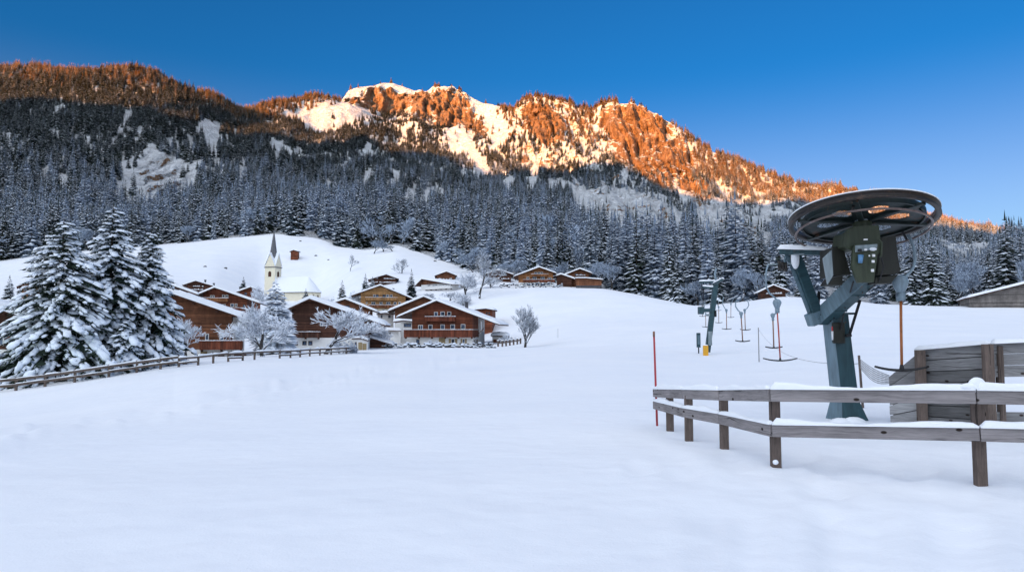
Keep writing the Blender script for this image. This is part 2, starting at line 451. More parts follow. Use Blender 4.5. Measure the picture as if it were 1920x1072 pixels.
bg.inputs['Strength'].default_value = .0555
sl = bpy.data.lights.new('sun', 'SUN'); so = bpy.data.objects.new('sun', sl); COL.objects.link(so)
sl.energy = 5.0; sl.angle = R(.3); sl.color = (1, .40, .10)
so.rotation_euler = (-to_sun).to_track_quat('-Z', 'Y').to_euler()

# ================================================================== terrain
def P(px, py, Y): return (px, py, Y)
def Zp(px, z, Y):                                  # a break point given by its height
    return (px, proj((px - CX) / F * Y, Y, z)[1], Y)
BREAK = [
 ([Zp(-900, 0, .8), Zp(2900, 0, .8)], 0),
 ([Zp(-900, -.1, 6), Zp(960, 0, 6), Zp(2900, 0, 6)], 0),
 ([Zp(-900, -.8, 13), Zp(0, -.4, 13), Zp(900, -.12, 13), Zp(1250, .0, 13), Zp(1590, .02, 13), Zp(2900, .1, 13)], 30),
 ([Zp(-900, -5, 48), P(-200, 752, 48), P(0, 737, 50), P(170, 712, 53), P(330, 691, 57), P(460, 678, 63), P(560, 672, 70), P(670, 662, 84),
   P(780, 655, 104), P(960, 652, 112), P(1040, 650, 96), P(1140, 655, 76), P(1322, 667, 62), P(1450, 660, 60), P(1700, 650, 60), P(1920, 640, 60), Zp(2900, 2.5, 60)], 40),
 ([P(-900, 660, 110), P(0, 662, 100), P(300, 660, 100), P(420, 662, 104), P(560, 652, 115), P(700, 645, 150), P(840, 644, 155), P(930, 638, 152), P(1000, 616, 150),
   P(1080, 600, 150), P(1200, 603, 138), P(1322, 608, 126), P(1400, 606, 120), P(1600, 600, 116), P(1920, 605, 110), P(2900, 610, 100)], 40),
 ([P(-900, 590, 220), P(0, 560, 215), P(300, 562, 220), P(400, 563, 240), P(440, 561, 270), P(490, 557, 316), P(600, 557, 318), P(640, 559, 270), P(665, 560, 240), P(700, 558, 232), P(800, 548, 232), P(880, 541, 228), P(940, 537, 222), P(1000, 537, 217), P(1090, 540, 214),
   P(1130, 541, 212), P(1200, 553, 202), P(1300, 574, 190), P(1350, 571, 186), P(1400, 566, 184), P(1470, 558, 182), P(1540, 561, 178), P(1590, 562, 176), P(1640, 569, 174), P(1750, 573, 168), P(1920, 574, 163), P(2900, 575, 150)], 10),
 ([P(-900, 520, 380), P(0, 490, 400), P(90, 476, 415), P(340, 455, 450), P(430, 446, 458), P(520, 438, 462), P(600, 447, 455), P(640, 463, 440), P(690, 470, 425), P(740, 458, 420), P(790, 474, 395),
   P(860, 500, 340), P(900, 512, 290), P(960, 524, 268), P(1040, 530, 250), P(1130, 541, 238), P(1200, 553, 228), P(1300, 576, 215), P(1400, 569, 205), P(1540, 563, 198), P(1640, 570, 194), P(1750, 575, 188), P(1920, 576, 184), P(2900, 577, 170)], 10),
 ([P(-900, 430, 650), P(0, 420, 660), P(300, 400, 720), P(600, 400, 740), P(760, 405, 740), P(900, 425, 640), P(1100, 440, 600), P(1300, 460, 560), P(1500, 478, 530), P(1640, 484, 510), P(1720, 500, 480), P(1860, 505, 470), P(1930, 482, 460), P(2100, 485, 450), P(2900, 520, 420)], 60),
 ([P(-900, 280, 1000), P(0, 250, 1020), P(240, 262, 1050), P(400, 272, 1080), P(600, 285, 1230), P(740, 300, 1330), P(900, 335, 1330), P(1000, 330, 1280), P(1130, 330, 1290), P(1290, 372, 1280), P(1500, 405, 1320), P(1700, 432, 1420), P(1870, 455, 1500), P(2000, 490, 1450), P(2900, 530, 1200)], 40),
 ([P(-900, 200, 1200), P(0, 185, 1190), P(240, 180, 1200), P(330, 190, 1240), P(440, 232, 1330), P(560, 228, 1500), P(640, 215, 1700), P(735, 212, 1870), P(850, 222, 1790), P(900, 245, 1700), P(965, 250, 1620), P(1010, 235, 1560), P(1130, 255, 1490), P(1220, 275, 1455),
   P(1290, 310, 1470), P(1400, 345, 1500), P(1640, 390, 1560), P(1870, 445, 1800), P(2000, 486, 1600), P(2900, 528, 1300)], 25),
 ([P(-900, 185, 1300), P(-300, 155, 1300), P(0, 152, 1300), P(60, 144, 1300), P(130, 145, 1300), P(190, 144, 1310), P(240, 142, 1310), P(290, 150, 1320), P(330, 162, 1330), P(370, 178, 1350), P(400, 185, 1380), P(440, 208, 1450), P(480, 216, 1550), P(510, 210, 1640), P(560, 203, 1720), P(600, 197, 1800), P(640, 189, 1900), P(652, 172, 1950), P(670, 167, 1980),
   P(700, 166, 2050), P(718, 158, 2080), P(736, 156, 2100), P(755, 163, 2100), P(775, 174, 2080), P(797, 178, 2050), P(812, 168, 2030), P(850, 167, 2010), P(868, 174, 1990), P(890, 189, 1960), P(905, 198, 1930), P(925, 200, 1900), P(945, 206, 1860), P(965, 212, 1800), P(975, 196, 1740), P(1005, 186, 1690),
   P(1050, 190, 1650), P(1085, 204, 1630), P(1112, 207, 1600), P(1130, 197, 1580), P(1150, 192, 1570), P(1185, 196, 1560), P(1215, 211, 1550), P(1255, 231, 1550), P(1290, 258, 1550), P(1330, 286, 1560), P(1400, 309, 1580), P(1480, 336, 1600), P(1560, 356, 1620), P(1640, 376, 1650), P(1700, 394, 1680), P(1760, 410, 1720), P(1830, 427, 1800), P(1875, 440, 1880), P(1930, 470, 1800), P(2000, 484, 1750), P(2900, 526, 1400)], 0),
]
NROW = [3, 16, 20, 44, 34, 34, 30, 64, 80, 90, 4]          # rows between break lines; the last is the far side
PXC = np.concatenate([np.arange(-900, -60, 12.0), np.arange(-60, 1980, 3.5), np.arange(1980, 2901, 12.0)]); AC = (PXC - CX) / F; NC = len(PXC)
pxd = np.arange(-1000, 3001, 2.0)
Yk = []; Zk = []
for pts, smo in BREAK:
    pts = sorted(pts); q = np.array(pts)
    py = np.interp(pxd, q[:, 0], q[:, 1]); YY = np.interp(pxd, q[:, 0], q[:, 2])
    def gs(a, s):
        if s <= 0: return a
        n = int(s * 1.5); kx = np.arange(-n, n + 1) * 2.0; k = np.exp(-.5 * (kx / s) ** 2); k /= k.sum()
        return np.convolve(np.pad(a, n, mode='edge'), k, 'valid')
    py = gs(py, smo); YY = gs(YY, max(smo, 8))
    u = (pxd - CX) / F; v = (CY - py) / F
    yp = cP - v * sP; zp = sP + v * cP
    a = u / yp; z = CAMZ + zp / yp * YY
    Yk.append(np.interp(AC, a, YY)); Zk.append(np.interp(AC, a, z))
Yk.append(Yk[-1] * 1.18); Zk.append(Zk[-1] - .16 * Yk[-2])
Yk = np.array(Yk); Zk = np.array(Zk); K = len(Yk)
Lk = np.log(Yk); h = np.diff(Lk, axis=0); dl = np.diff(Zk, axis=0) / h
m_ = np.zeros_like(Zk)
for k in range(1, K - 1):
    a, b = dl[k - 1], dl[k]; w1 = 2 * h[k] + h[k - 1]; w2 = h[k] + 2 * h[k - 1]
    with np.errstate(divide='ignore', invalid='ignore'):
        hm = (w1 + w2) / (w1 / a + w2 / b)
    m_[k] = np.where(a * b > 0, np.nan_to_num(hm), 0)
m_[0] = 0; m_[-1] = dl[-1]
ROWY = []; ROWZ = []; ROWT = []
for k in range(K - 1):
    n = NROW[k]
    for i in range(n + (1 if k == K - 2 else 0)):
        t = i / n
        ROWY.append(np.exp(Lk[k] + h[k] * t)); ROWT.append(k + t)
        h00 = 2 * t ** 3 - 3 * t * t + 1; h10 = t ** 3 - 2 * t * t + t; h01 = -2 * t ** 3 + 3 * t * t; h11 = t ** 3 - t * t
        ROWZ.append(h00 * Zk[k] + h10 * h[k] * m_[k] + h01 * Zk[k + 1] + h11 * h[k] * m_[k + 1])
GY = np.array(ROWY); GZ = np.array(ROWZ); GT = np.array(ROWT)[:, None] * np.ones((1, NC)); GX = GY * AC[None, :]
PX0, PY0 = proj(GX, GY, GZ)
def blobmask(px, py, els):
    m = np.zeros_like(px)
    for cx, cy, rx, ry, rot in els:
        c, s = math.cos(R(rot)), math.sin(R(rot))
        dx, dy = px - cx, py - cy
        q = ((dx * c + dy * s) / rx) ** 2 + ((-dx * s + dy * c) / ry) ** 2
        m = np.maximum(m, np.clip(1.6 - 1.2 * q, 0, 1))
    return m
# where bare rock stands: the cliff on the right, the summit faces, the broken ground under them
ROCKS = [(1200, 255, 62, 62, 20), (1170, 225, 45, 34, 0), (1255, 290, 52, 36, 45), (850, 200, 44, 36, 25), (885, 230, 40, 18, 35), (725, 188, 56, 20, 10), (790, 200, 20, 26, 0), (670, 185, 28, 12, 0),
         (1300, 350, 46, 28, 40), (1020, 225, 40, 26, 20), (1600, 362, 34, 12, 10), (1230, 330, 50, 24, 30)]
ROCK_W = [(790, 215, 100, 40, 12), (1400, 335, 110, 30, 22), (1520, 368, 110, 24, 12), (120, 158, 170, 26, 0), (330, 180, 90, 30, 25), (1040, 230, 60, 50, 10), (1000, 260, 60, 60, 0), (1190, 385, 90, 34, 10), (1370, 425, 70, 40, 35), (300, 330, 50, 50, 0), (1120, 320, 60, 30, 0), (780, 380, 30, 20, 0), (1080, 250, 40, 50, 0)]
ROCK_M = [(1190, 392, 105, 40, 10), (1375, 425, 80, 50, 30), (1110, 350, 50, 24, 20)]
rock = blobmask(PX0, PY0, ROCKS) * .62 + np.maximum(.24 * blobmask(PX0, PY0, ROCK_W), .34 * blobmask(PX0, PY0, ROCK_M))
mt = np.clip((GT - 6.15) / 1.2, 0, 1); mt = mt * mt * (3 - 2 * mt)
rdg = 1 - .75 * np.exp(-((GT - 10) / .35) ** 2)
crest_soft = np.where(GT > 10, .3, rdg)
rel = fbm(GX / 260, GY / 260, 4, .5, 5) * 30 + (ridged(GX / 120 + GZ / 500, GY / 420, 3, 9) - .8) * 9
crag = (ridged(GX / 38 + fbm(GX / 90, GZ / 90, 2, .5, 2) * .7, GZ / 70, 4, 21) - .7)
GZ = GZ + mt * crest_soft * rel * np.clip(GY / 1300, .3, 1.1)
rk = np.clip(rock * 1.7, 0, 1)
crag = .55 * crag + .8 * (ridged(GX / 24 + fbm(GX / 60, GZ / 110, 2, .5, 52) * .5, GZ / 190, 4, 51) - .7)
fin = np.where(GT > 10, 0, 1 - .8 * np.exp(-((GT - 10) / .12) ** 2))
GYn = GY - mt * rk * crag * 30 * fin                     # crags push the face in and out
GX = GX * GYn / GY; GY = GYn
GZ = GZ + mt * rk * fin * (ridged(GX / 30, GY / 30, 3, 31) - .8) * 6
# the snow field: soft hummocks, the shallow packed track running across it
fw = np.clip((GY - 1) / 10, 0, 1) * np.clip((7 - GT), 0, 1)
GZ = GZ + fw * (fbm(GX / 9, GY / 9, 3, .45, 41) * .08 + fbm(GX / 40, GY / 40, 2, .5, 43) * .16 * np.clip(GY / 60, 0, 1))
near = np.exp(-((GY - 7) / 7) ** 2) * np.clip(GX / 2.5 + .35, 0, 1)
GZ = GZ + near * fbm(GX / .9, GY / .9, 3, .5, 47) * .03
rs = np.random.RandomState(5)                        # old footprints, half drifted over
for k in range(60):
    fx, fy = rs.uniform(1.6, 6.5), rs.uniform(3.6, 9.5)
    q = ((GX - fx) / rs.uniform(.14, .3)) ** 2 + ((GY - fy) / rs.uniform(.2, .35)) ** 2
    GZ = GZ - np.where(q < 9, rs.uniform(.025, .075) * (np.exp(-q) - .35 * np.exp(-(np.sqrt(q) - 1.7) ** 2 / .3)), 0)
def dist_poly(px, py, pts):
    d = np.full_like(px, 1e9)
    for (x0, y0), (x1, y1) in zip(pts[:-1], pts[1:]):
        dx, dy = x1 - x0, y1 - y0; t = np.clip(((px - x0) * dx + (py - y0) * dy) / (dx * dx + dy * dy), 0, 1)
        d = np.minimum(d, np.hypot(px - x0 - t * dx, py - y0 - t * dy))
    return d
trk = [at(-300, 835, 11), at(0, 795, 16), at(240, 770, 19.5), at(480, 738, 27), at(700, 700, 42), at(900, 668, 75)]
trk = [(p.x, p.y) for p in trk]
d = dist_poly(GX, GY, trk)
GZ = GZ - np.where(GT < 4, .17 * np.exp(-(d / .8) ** 2) * (1 + .5 * gnoise(GX * 1.3, GY * 1.3, 3)) - .10 * np.exp(-((d - 1.5) / .5) ** 2) * (1 + .6 * gnoise(GX * 2, GY * 2, 9)), 0)
lift_t = [at(1545, 700, 20), at(1325, 672, 60), at(1345, 600, 130), at(1385, 566, 184)]
d = dist_poly(GX, GY, [(p.x, p.y) for p in lift_t])
GZ = GZ - np.where(GT < 5, .06 * np.exp(-(d / 1.0) ** 2), 0)

def quad_idx(r0, r1):
    r = np.arange(r0, r1)[:, None]; c = np.arange(NC - 1)[None, :]
    i = (r * NC + c).ravel(); return np.stack([i, i + 1, i + NC + 1, i + NC], 1)
def sheet(name, r0, r1, m):
    V = np.stack([GX[r0:r1 + 1], GY[r0:r1 + 1], GZ[r0:r1 + 1]], -1).reshape(-1, 3)
    n = r1 - r0; r = np.arange(n)[:, None]; c = np.arange(NC - 1)[None, :]; i = (r * NC + c).ravel()
    me = mesh_np(name, V, np.stack([i, i + 1, i + NC + 1, i + NC], 1), [m], smooth=True)
    return link(name, me), me
RD = sum(NROW[:6]); RG = sum(NROW[:10])
gnd, _ = sheet('snow_ground', 0, RD, M['field']); tag(gnd, kind='structure')
mtn, mme = sheet('mountain', RD, len(GY) - 1, M['mountain']); tag(mtn, kind='structure')
att = mme.attributes.new('rock', 'FLOAT', 'POINT'); att.data.foreach_set('value', rock[RD:].ravel().astype(np.float32))

COLA = AC
def col_at(a):
    i = int(np.clip(np.searchsorted(AC, a) - 1, 0, NC - 2)); return i, min(max((a - AC[i]) / (AC[i + 1] - AC[i]), 0), 1)
def gz(x, y):
    i, f = col_at(x / y)
    z0 = np.interp(y, GY[:, i], GZ[:, i]); z1 = np.interp(y, GY[:, i + 1], GZ[:, i + 1])
    return float(z0 * (1 - f) + z1 * f)
def gpt(px, Y, py=600):
    """point of the ground under pixel column px at distance Y"""
    x = at(px, py, Y).x
    return Vector((x, Y, gz(x, Y)))
def hit(px, py):
    """first terrain point seen through a pixel"""
    d = ray(px, py); i, f = col_at(d[0] / d[1])
    y = GY[:, i]; z = GZ[:, i]; el = (z - CAMZ) / y; e = d[2] / d[1]
    k = np.where((el[1:] >= e) & (y[1:] > 5))[0]
    if len(k) == 0: return None
    k = k[0] + 1; return Vector((d[0] / d[1] * y[k], y[k], z[k]))

# the ridge across the valley, behind the camera: it keeps the low sun off the valley floor
SHADE = [(-500, 190), (-200, 182), (0, 178), (52, 172), (110, 172), (165, 182), (241, 190), (310, 192), (345, 212), (410, 232), (448, 226), (517, 240), (560, 236), (600, 248), (640, 268), (720, 282), (790, 281), (850, 296), (900, 322), (960, 322), (1030, 312), (1120, 300),
         (1190, 318), (1240, 345), (1290, 366), (1350, 370), (1440, 374), (1540, 384), (1640, 392), (1720, 412), (1800, 430), (1860, 440)]
sh = Vector((to_sun.x, to_sun.y, 0)).normalized(); pr = Vector((-sh.y, sh.x, 0)); pr = pr if pr.x > 0 else -pr
D0 = 1500.0; te = math.tan(SUN_EL); cr = []
for px, py in SHADE:
    p = hit(px, py + (17 if px < 560 else 9 if px > 1290 else 5))          # the trees standing lower down hide the foot of the lit ground
    if p is None: continue
    p.z += 4
    cr.append((p.dot(pr), p.z + (D0 - p.dot(sh)) * te))
cr.sort(); cu = np.array([c[0] for c in cr]); cz = np.array([c[1] for c in cr])
us = np.linspace(cu[0] - 500, 2600, 300); crest = np.interp(us, cu, cz) + gnoise(us / 25, us * 0, 8) * 7
vs_ = np.array([300, 500, 750, 1000, 1250, 1400, D0 - 30, D0, D0 + 30, 1650, 1900, 2300.])
prof = np.array([0, .04, .16, .38, .66, .86, .965, 1, .965, .85, .5, 0.])
UU, VV = np.meshgrid(us, vs_, indexing='ij')
ZZ = crest[:, None] * prof[None, :] + fbm(UU / 200, VV / 200, 3, .5, 61) * 14 * (prof * (1 - prof) * 4)[None, :] - 2
V = np.stack([UU * pr.x + VV * sh.x, UU * pr.y + VV * sh.y, ZZ], -1).reshape(-1, 3)
nv = len(vs_); i = (np.arange(len(us) - 1)[:, None] * nv + np.arange(nv - 1)[None, :]).ravel()
me = mesh_np('hill', V, np.stack([i, i + 1, i + nv + 1, i + nv], 1), [M['mountain']], smooth=True)
tag(link('hill', me), kind='structure')
# the meadow behind the camera
me = mesh_np('meadow', [(-900, .8, -.02), (900, .8, -.02), (2600, -1500, -.4), (-2600, -1500, -.4)], [[(0, 1, 2, 3)]], [M['field']])
tag(link('meadow', me), kind='structure')
# ================================================================== trees
def spruce(name, seed, H, rad, levels, nb, snow, mats, sub=1, droop=.58, rag=.25, trunk_lo=.04):
    """conifer in one mesh: drooping boughs, each a folded spray, with snow lying on part of them; materials needles, snow, bark"""
    r = np.random.RandomState(seed); V = []; T = []; MI = []
    def patch(o, d, s, L, W, z1, z2, lift, m):
        b = len(V); mid = o + d * L * .55 + np.array([0, 0, z1]); tip = o + d * L + np.array([0, 0, z2])
        w = s * W; dn = np.array([0, 0, -W * .45])
        up = np.array([0, 0, lift])
        V.extend([o + up, mid + up, tip + up, mid + w + dn + up, mid - w + dn + up])
        T.extend([(b, b + 1, b + 3), (b + 1, b + 2, b + 3), (b, b + 4, b + 1), (b + 1, b + 4, b + 2)]); MI.extend([m] * 4)
    Nb = int(levels * nb * .8)
    for bi in range(Nb):
        if True:
            t = 1 - (1 - (bi + r.uniform(0, 1)) / Nb * .985) ** .66
            z = H * (trunk_lo + (1 - trunk_lo) * t); Rr = rad * ((1 - t) ** .82 * .97 + .03)
            ph0 = bi * 2.39996
            if r.rand() < .06: continue
            ph = ph0 + r.uniform(-.35, .35); L = Rr * r.uniform(1 - rag * 1.5, 1 + rag * .6)
            d = np.array([math.cos(ph), math.sin(ph), 0]); s = np.array([-d[1], d[0], 0])
            dr = droop * r.uniform(.6, 1.3) * (1 - .7 * t)
            o = np.array([0, 0, z + r.uniform(-.2, .2) * H / levels])
            has = r.rand() < snow
            for q in range(sub):
                if sub == 1: dd, LL, oo = d, L, o
                else:
                    an = (q - (sub - 1) / 2) * .55; dd = d * math.cos(an) + s * math.sin(an)
                    LL = L * (1 if q == (sub - 1) / 2 else .72); oo = o + d * L * (.12 if q == (sub - 1) / 2 else .28) + np.array([0, 0, -L * dr * .15])
                    LL = LL * .86
                ss = np.array([-dd[1], dd[0], 0])
                patch(oo, dd, ss, LL, LL * (.40 if sub == 1 else .24) * r.uniform(.8, 1.2), -LL * dr * .45, -LL * dr * .9, 0, 0)
                if has and r.rand() < .9:
                    patch(oo + dd * LL * .12, dd, ss, LL * r.uniform(.7, .9), LL * (.33 if sub == 1 else .22) * r.uniform(.7, 1.2), -LL * dr * .40, -LL * dr * .74, .05 + LL * .045, 1)
    # leader and trunk
    b = len(V); w = rad * .06
    V.extend([np.array([w, 0, H * .9]), np.array([-w * .5, w * .8, H * .9]), np.array([-w * .5, -w * .8, H * .9]), np.array([0, 0, H * 1.02])])
    T.extend([(b, b + 1, b + 3), (b + 1, b + 2, b + 3), (b + 2, b, b + 3)]); MI.extend([0] * 3)
    b = len(V); rt = H * .013
    for j in range(5):
        a = 2 * PI * j / 5; V.append(np.array([rt * math.cos(a), rt * math.sin(a), -2.0]))
    V.append(np.array([0, 0, H * .9]))
    for j in range(5): T.append((b + j, b + (j + 1) % 5, b + 5)); MI.append(2)
    return mesh_np(name, np.array(V), np.array(T), mats, MI)

MR = [M['needles_rimed'], M['tree_snow'], M['bark']]
MS = [M['needles'], M['tree_snow'], M['bark']]; MH = [M['needles_sunglow'], M['tree_snow'], M['bark']]
# ---- prototypes of the far forest
fc = bpy.data.collections.new('forest_trees')            # only read by the forest's geometry nodes
def proto(i, me):
    o = bpy.data.objects.new('tree_kind_%02d' % i, me); fc.objects.link(o); return o
PV = []
for i, (sn, lv, nb, rd_) in enumerate([(1, 15, 8, 4.0), (.95, 14, 8, 3.6), (.85, 15, 7, 3.9), (.62, 15, 8, 3.8), (.45, 14, 8, 4.1), (.32, 15, 8, 3.6)]):
    PV.append(proto(i, spruce('tree_kind', 100 + i, 20, rd_, lv, nb, sn, MR if i in (0, 2) else MS)))
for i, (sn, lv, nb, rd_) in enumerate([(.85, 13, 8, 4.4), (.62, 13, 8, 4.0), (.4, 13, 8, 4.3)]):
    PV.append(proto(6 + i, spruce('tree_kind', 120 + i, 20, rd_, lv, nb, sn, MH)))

# ---- broadleaf trees, bare and rimed
def broadleaf(seed, H, spread, levels=5, split=3, up=.35, twig=.05, r0=.16, first=.22, trunks=1, lean=.0, jag=.35, dens=1.0):
    """returns (trunk mesh data, crown mesh data): tapering limbs that fork down to rimed twigs"""
    r = random.Random(seed); tr = MB(); cr = MB()
    def grow(p, d, L, rad, lev):
        n = 2 if lev >= levels - 1 else 3
        pts = [p]; q = p.copy(); dd = d.copy()
        for i in range(n):
            dd = (dd + Vector((r.uniform(-jag, jag), r.uniform(-jag, jag), r.uniform(-jag, jag) * .6 + up * .18))).normalized()
            q = q + dd * L / n; pts.append(q.copy())
        end = rad * (.62 if lev < levels else .25)
        (tr if lev <= 1 else cr).tube(pts, [rad + (end - rad) * i / n for i in range(n + 1)], 5 if lev <= 1 else (4 if lev <= 2 else 3), lev == 0)
        if lev >= levels: return
        k = split + (1 if r.random() < .5 * dens else 0)
        for c in range(k):
            f = r.uniform(.45, 1.0) if c else 1.0
            i = min(n - 1, int(f * n)); s = pts[i].lerp(pts[i + 1], f * n - i) if f < 1 else pts[-1]
            az = r.uniform(0, 2 * PI); tilt = r.uniform(.35, .95) if c else r.uniform(.1, .4)
            a = dd.orthogonal().normalized(); b2 = dd.cross(a)
            nd = (dd * math.cos(tilt) + (a * math.cos(az) + b2 * math.sin(az)) * math.sin(tilt))
            nd = Vector((nd.x * spread, nd.y * spread, nd.z + up * .25)).normalized()
            grow(s, nd, L * r.uniform(.62, .82), max(end * (.8 if c else .95), twig * .35), lev + 1)
    for t in range(trunks):
        d = Vector((r.uniform(-lean, lean) + (t - (trunks - 1) / 2) * .35, r.uniform(-lean, lean), 1)).normalized()
        grow(Vector(((t - (trunks - 1) / 2) * r0 * 2, 0, -.4)), d, H * first + .4, r0 * (1 if trunks == 1 else .8), 0)
    # scale the whole so that it is H high
    top = max(v[2] for v in cr.v); k = H / top
    for mb in (tr, cr): mb.v = [(x * k, y * k, z * k) for x, y, z in mb.v]
    return tr, cr
def bl_meshes(seed, twm, bkm, **kw):
    t, c = broadleaf(seed, **kw)
    return t.mesh('trunk', bkm), c.mesh('crown', twm)
FT, FB, GT_ = M['frost_twig'], M['frost_bark'], M['grey_twig']
BL = {
 'rimed': [bl_meshes(s, FT, FB, H=10, spread=1.15, levels=6, split=3, twig=.085, r0=.2, dens=.9, first=.14) for s in (1, 2, 3)],
 'bare': [bl_meshes(s, GT_, FB, H=10, spread=1.0, levels=6, split=3, twig=.05, r0=.22, dens=.5, first=.18, jag=.22) for s in (4, 5)],
 'far': [bl_meshes(s, M['far_rime'], FB, H=10, spread=1.1, levels=6, split=3, twig=.07, r0=.2, dens=.6, first=.16, jag=.4, up=.5) for s in (31, 32, 33)],
 'lone': [bl_meshes(15, GT_, FB, H=10, spread=1.0, levels=6, split=3, twig=.05, r0=.2, dens=.7, first=.13, jag=.16, up=.55, trunks=2, lean=.15)],
 'bush': [bl_meshes(s, FT, FB, H=5, spread=1.5, levels=5, split=3, twig=.07, r0=.08, trunks=4, first=.10, lean=.5) for s in (7, 8)],
}
# solid little rimed tree for the far forest
for i, s in enumerate((21, 22)):
    t, c = broadleaf(s, H=13, spread=1.2, levels=5, split=3, twig=.16, r0=.22, dens=.6, first=.14)
    b = MB(); b.cur = 1; b.add(t.v, t.f); b.cur = 0; b.add(c.v, c.f)
    PV.append(proto(9 + i, b.mesh('tree_kind', [M['far_rime'], FB])))

# ---- where trees stand
CLEAR = [(1003, 322, 9, 34, 10), (1048, 335, 16, 12, 0), (1330, 398, 12, 26, 20), (1292, 430, 12, 14, 0), (955, 345, 10, 16, 0), (690, 330, 10, 12, 0), (620, 345, 14, 10, 20), (1400, 440, 12, 22, 20), (640, 372, 8, 12, 0), (455, 330, 8, 18, 10), (170, 300, 8, 20, 10), (80, 330, 10, 14, 0), (300, 318, 46, 34, 20), (270, 345, 44, 30, -20), (330, 330, 34, 22, 0), (238, 222, 7, 20, 20), (105, 213, 6, 12, 10), (258, 255, 5, 16, 0), (392, 240, 22, 16, 15), (397, 262, 14, 30, 8), (402, 300, 8, 26, 0),
         (543, 284, 34, 10, 20), (520, 292, 8, 14, 0), (618, 224, 54, 22, -12), (560, 216, 36, 9, 0), (660, 208, 40, 20, 0), (600, 240, 26, 12, 0), (700, 180, 70, 30, 8), (770, 190, 40, 24, 15), (850, 198, 56, 34, 25), (860, 250, 26, 40, -15), (885, 290, 14, 40, -20), (905, 312, 12, 22, -20),
         (812, 362, 18, 16, 0), (790, 385, 16, 12, 0), (738, 340, 12, 8, 0), (855, 378, 8, 16, 0), (770, 372, 12, 20, 0), (722, 268, 5, 14, 0), (930, 240, 24, 34, -20), (1000, 215, 8, 26, 20), (985, 300, 6, 26, 15),
         (1205, 260, 64, 62, 25), (1165, 222, 46, 26, 0), (1262, 296, 46, 32, 40), (1105, 365, 28, 12, 25), (1180, 372, 44, 20, 10), (1215, 400, 20, 26, 0), (1150, 395, 18, 10, 20), (1090, 350, 22, 10, 20), (1262, 400, 10, 20, 10), (1290, 348, 20, 14, 40),
         (1352, 385, 10, 16, 0), (1375, 420, 12, 28, 10), (1345, 412, 10, 22, -10), (1440, 388, 10, 14, 0), (1465, 385, 20, 8, 0), (1375, 448, 12, 26, 25), (1425, 410, 12, 16, 20), (1318, 425, 10, 14, 0), (1245, 425, 12, 10, 0), (1600, 362, 26, 10, 15), (1350, 336, 8, 10, 0), (1360, 345, 10, 8, 0), (905, 200, 30, 20, 20), (770, 168, 60, 12, 0)]
SPARSE = [(1010, 250, 70, 60, 0, .55), (1110, 270, 60, 50, 0, .6), (640, 215, 90, 34, 0, .45), (750, 215, 60, 36, 10, .5), (1190, 402, 115, 50, 10, .26), (1378, 432, 82, 56, 30, .26), (300, 320, 80, 60, 0, .6), (880, 235, 90, 50, 10, .55), (1250, 330, 60, 30, 30, .5), (800, 375, 50, 36, 0, .6)]
def density(px, py):
    m = np.ones_like(px)
    for cx, cy, rx, ry, rot, d in SPARSE:
        c, s = math.cos(R(rot)), math.sin(R(rot)); dx, dy = px - cx, py - cy
        q = ((dx * c + dy * s) / rx) ** 2 + ((-dx * s + dy * c) / ry) ** 2
        m = np.where(q < 1, np.minimum(m, d), m)
    wob = fbm(px / 14, py / 14, 2, .5, 71) * .35
    for cx, cy, rx, ry, rot in CLEAR:
        k = 1.45 if cy > 325 and cx > 1040 else 1.3 if cy > 325 else 1.05; c, s = math.cos(R(rot)), math.sin(R(rot)); dx, dy = (px - cx) / k, (py - cy - (15 if k > 1.4 else 6 if k > 1.1 else 0)) / k
        q = ((dx * c + dy * s) / rx) ** 2 + ((-dx * s + dy * c) / ry) ** 2
        m = np.where(q < .9 + wob, m * .03, m)
    return m
r0, r1 = RD, RG
A = np.stack([GX, GY, GZ], -1)[r0:r1 + 1]; TT = GT[r0:r1 + 1]
e1 = A[:-1, 1:] - A[:-1, :-1]; e2 = A[1:, :-1] - A[:-1, :-1]
area = np.abs(e1[..., 0] * e2[..., 1] - e1[..., 1] * e2[..., 0])           # seen from above
cen = (A[:-1, :-1] + A[1:, 1:]) / 2
pxc, pyc = proj(cen[..., 0], cen[..., 1], cen[..., 2])
dens = density(pxc, pyc)
cl = fbm(cen[..., 0] / 75, cen[..., 2] / 60, 3, .55, 91); gl_ = fbm(cen[..., 0] / 34, cen[..., 1] / 260, 2, .5, 95)   # glades and gullies
dens = dens * np.where((cl < -.62) & (pyc > 300), .25, 1) * np.where((gl_ > .5) & (pyc < 440) & ((pyc > 225) | (pxc > 560)), .12, 1)
dens = dens * np.where((pyc < 240) & (pxc < 500), 1.9, 1) * np.where((pxc > 1290) & (pyc < 400) & (cen[..., 1] > 1350), 1.7, 1)
dist_ = cen[..., 1]
per = 1 / np.interp(dist_, [180, 400, 800, 1300, 2000], [46, 58, 58, 36, 40])       # trees per square metre
wgt = area * dens * per * np.where((pxc > -350) & (pxc < 2300), 1, .0)
cnt = NPR.poisson(np.clip(wgt, 0, 3))
ii, jj = np.nonzero(cnt); rep = cnt[ii, jj]; ii = np.repeat(ii, rep); jj = np.repeat(jj, rep)
fu = NPR.rand(len(ii), 1); fv = NPR.rand(len(ii), 1)
TP = (A[ii, jj] * (1 - fu) * (1 - fv) + A[ii, jj + 1] * fu * (1 - fv) + A[ii + 1, jj] * (1 - fu) * fv + A[ii + 1, jj + 1] * fu * fv)
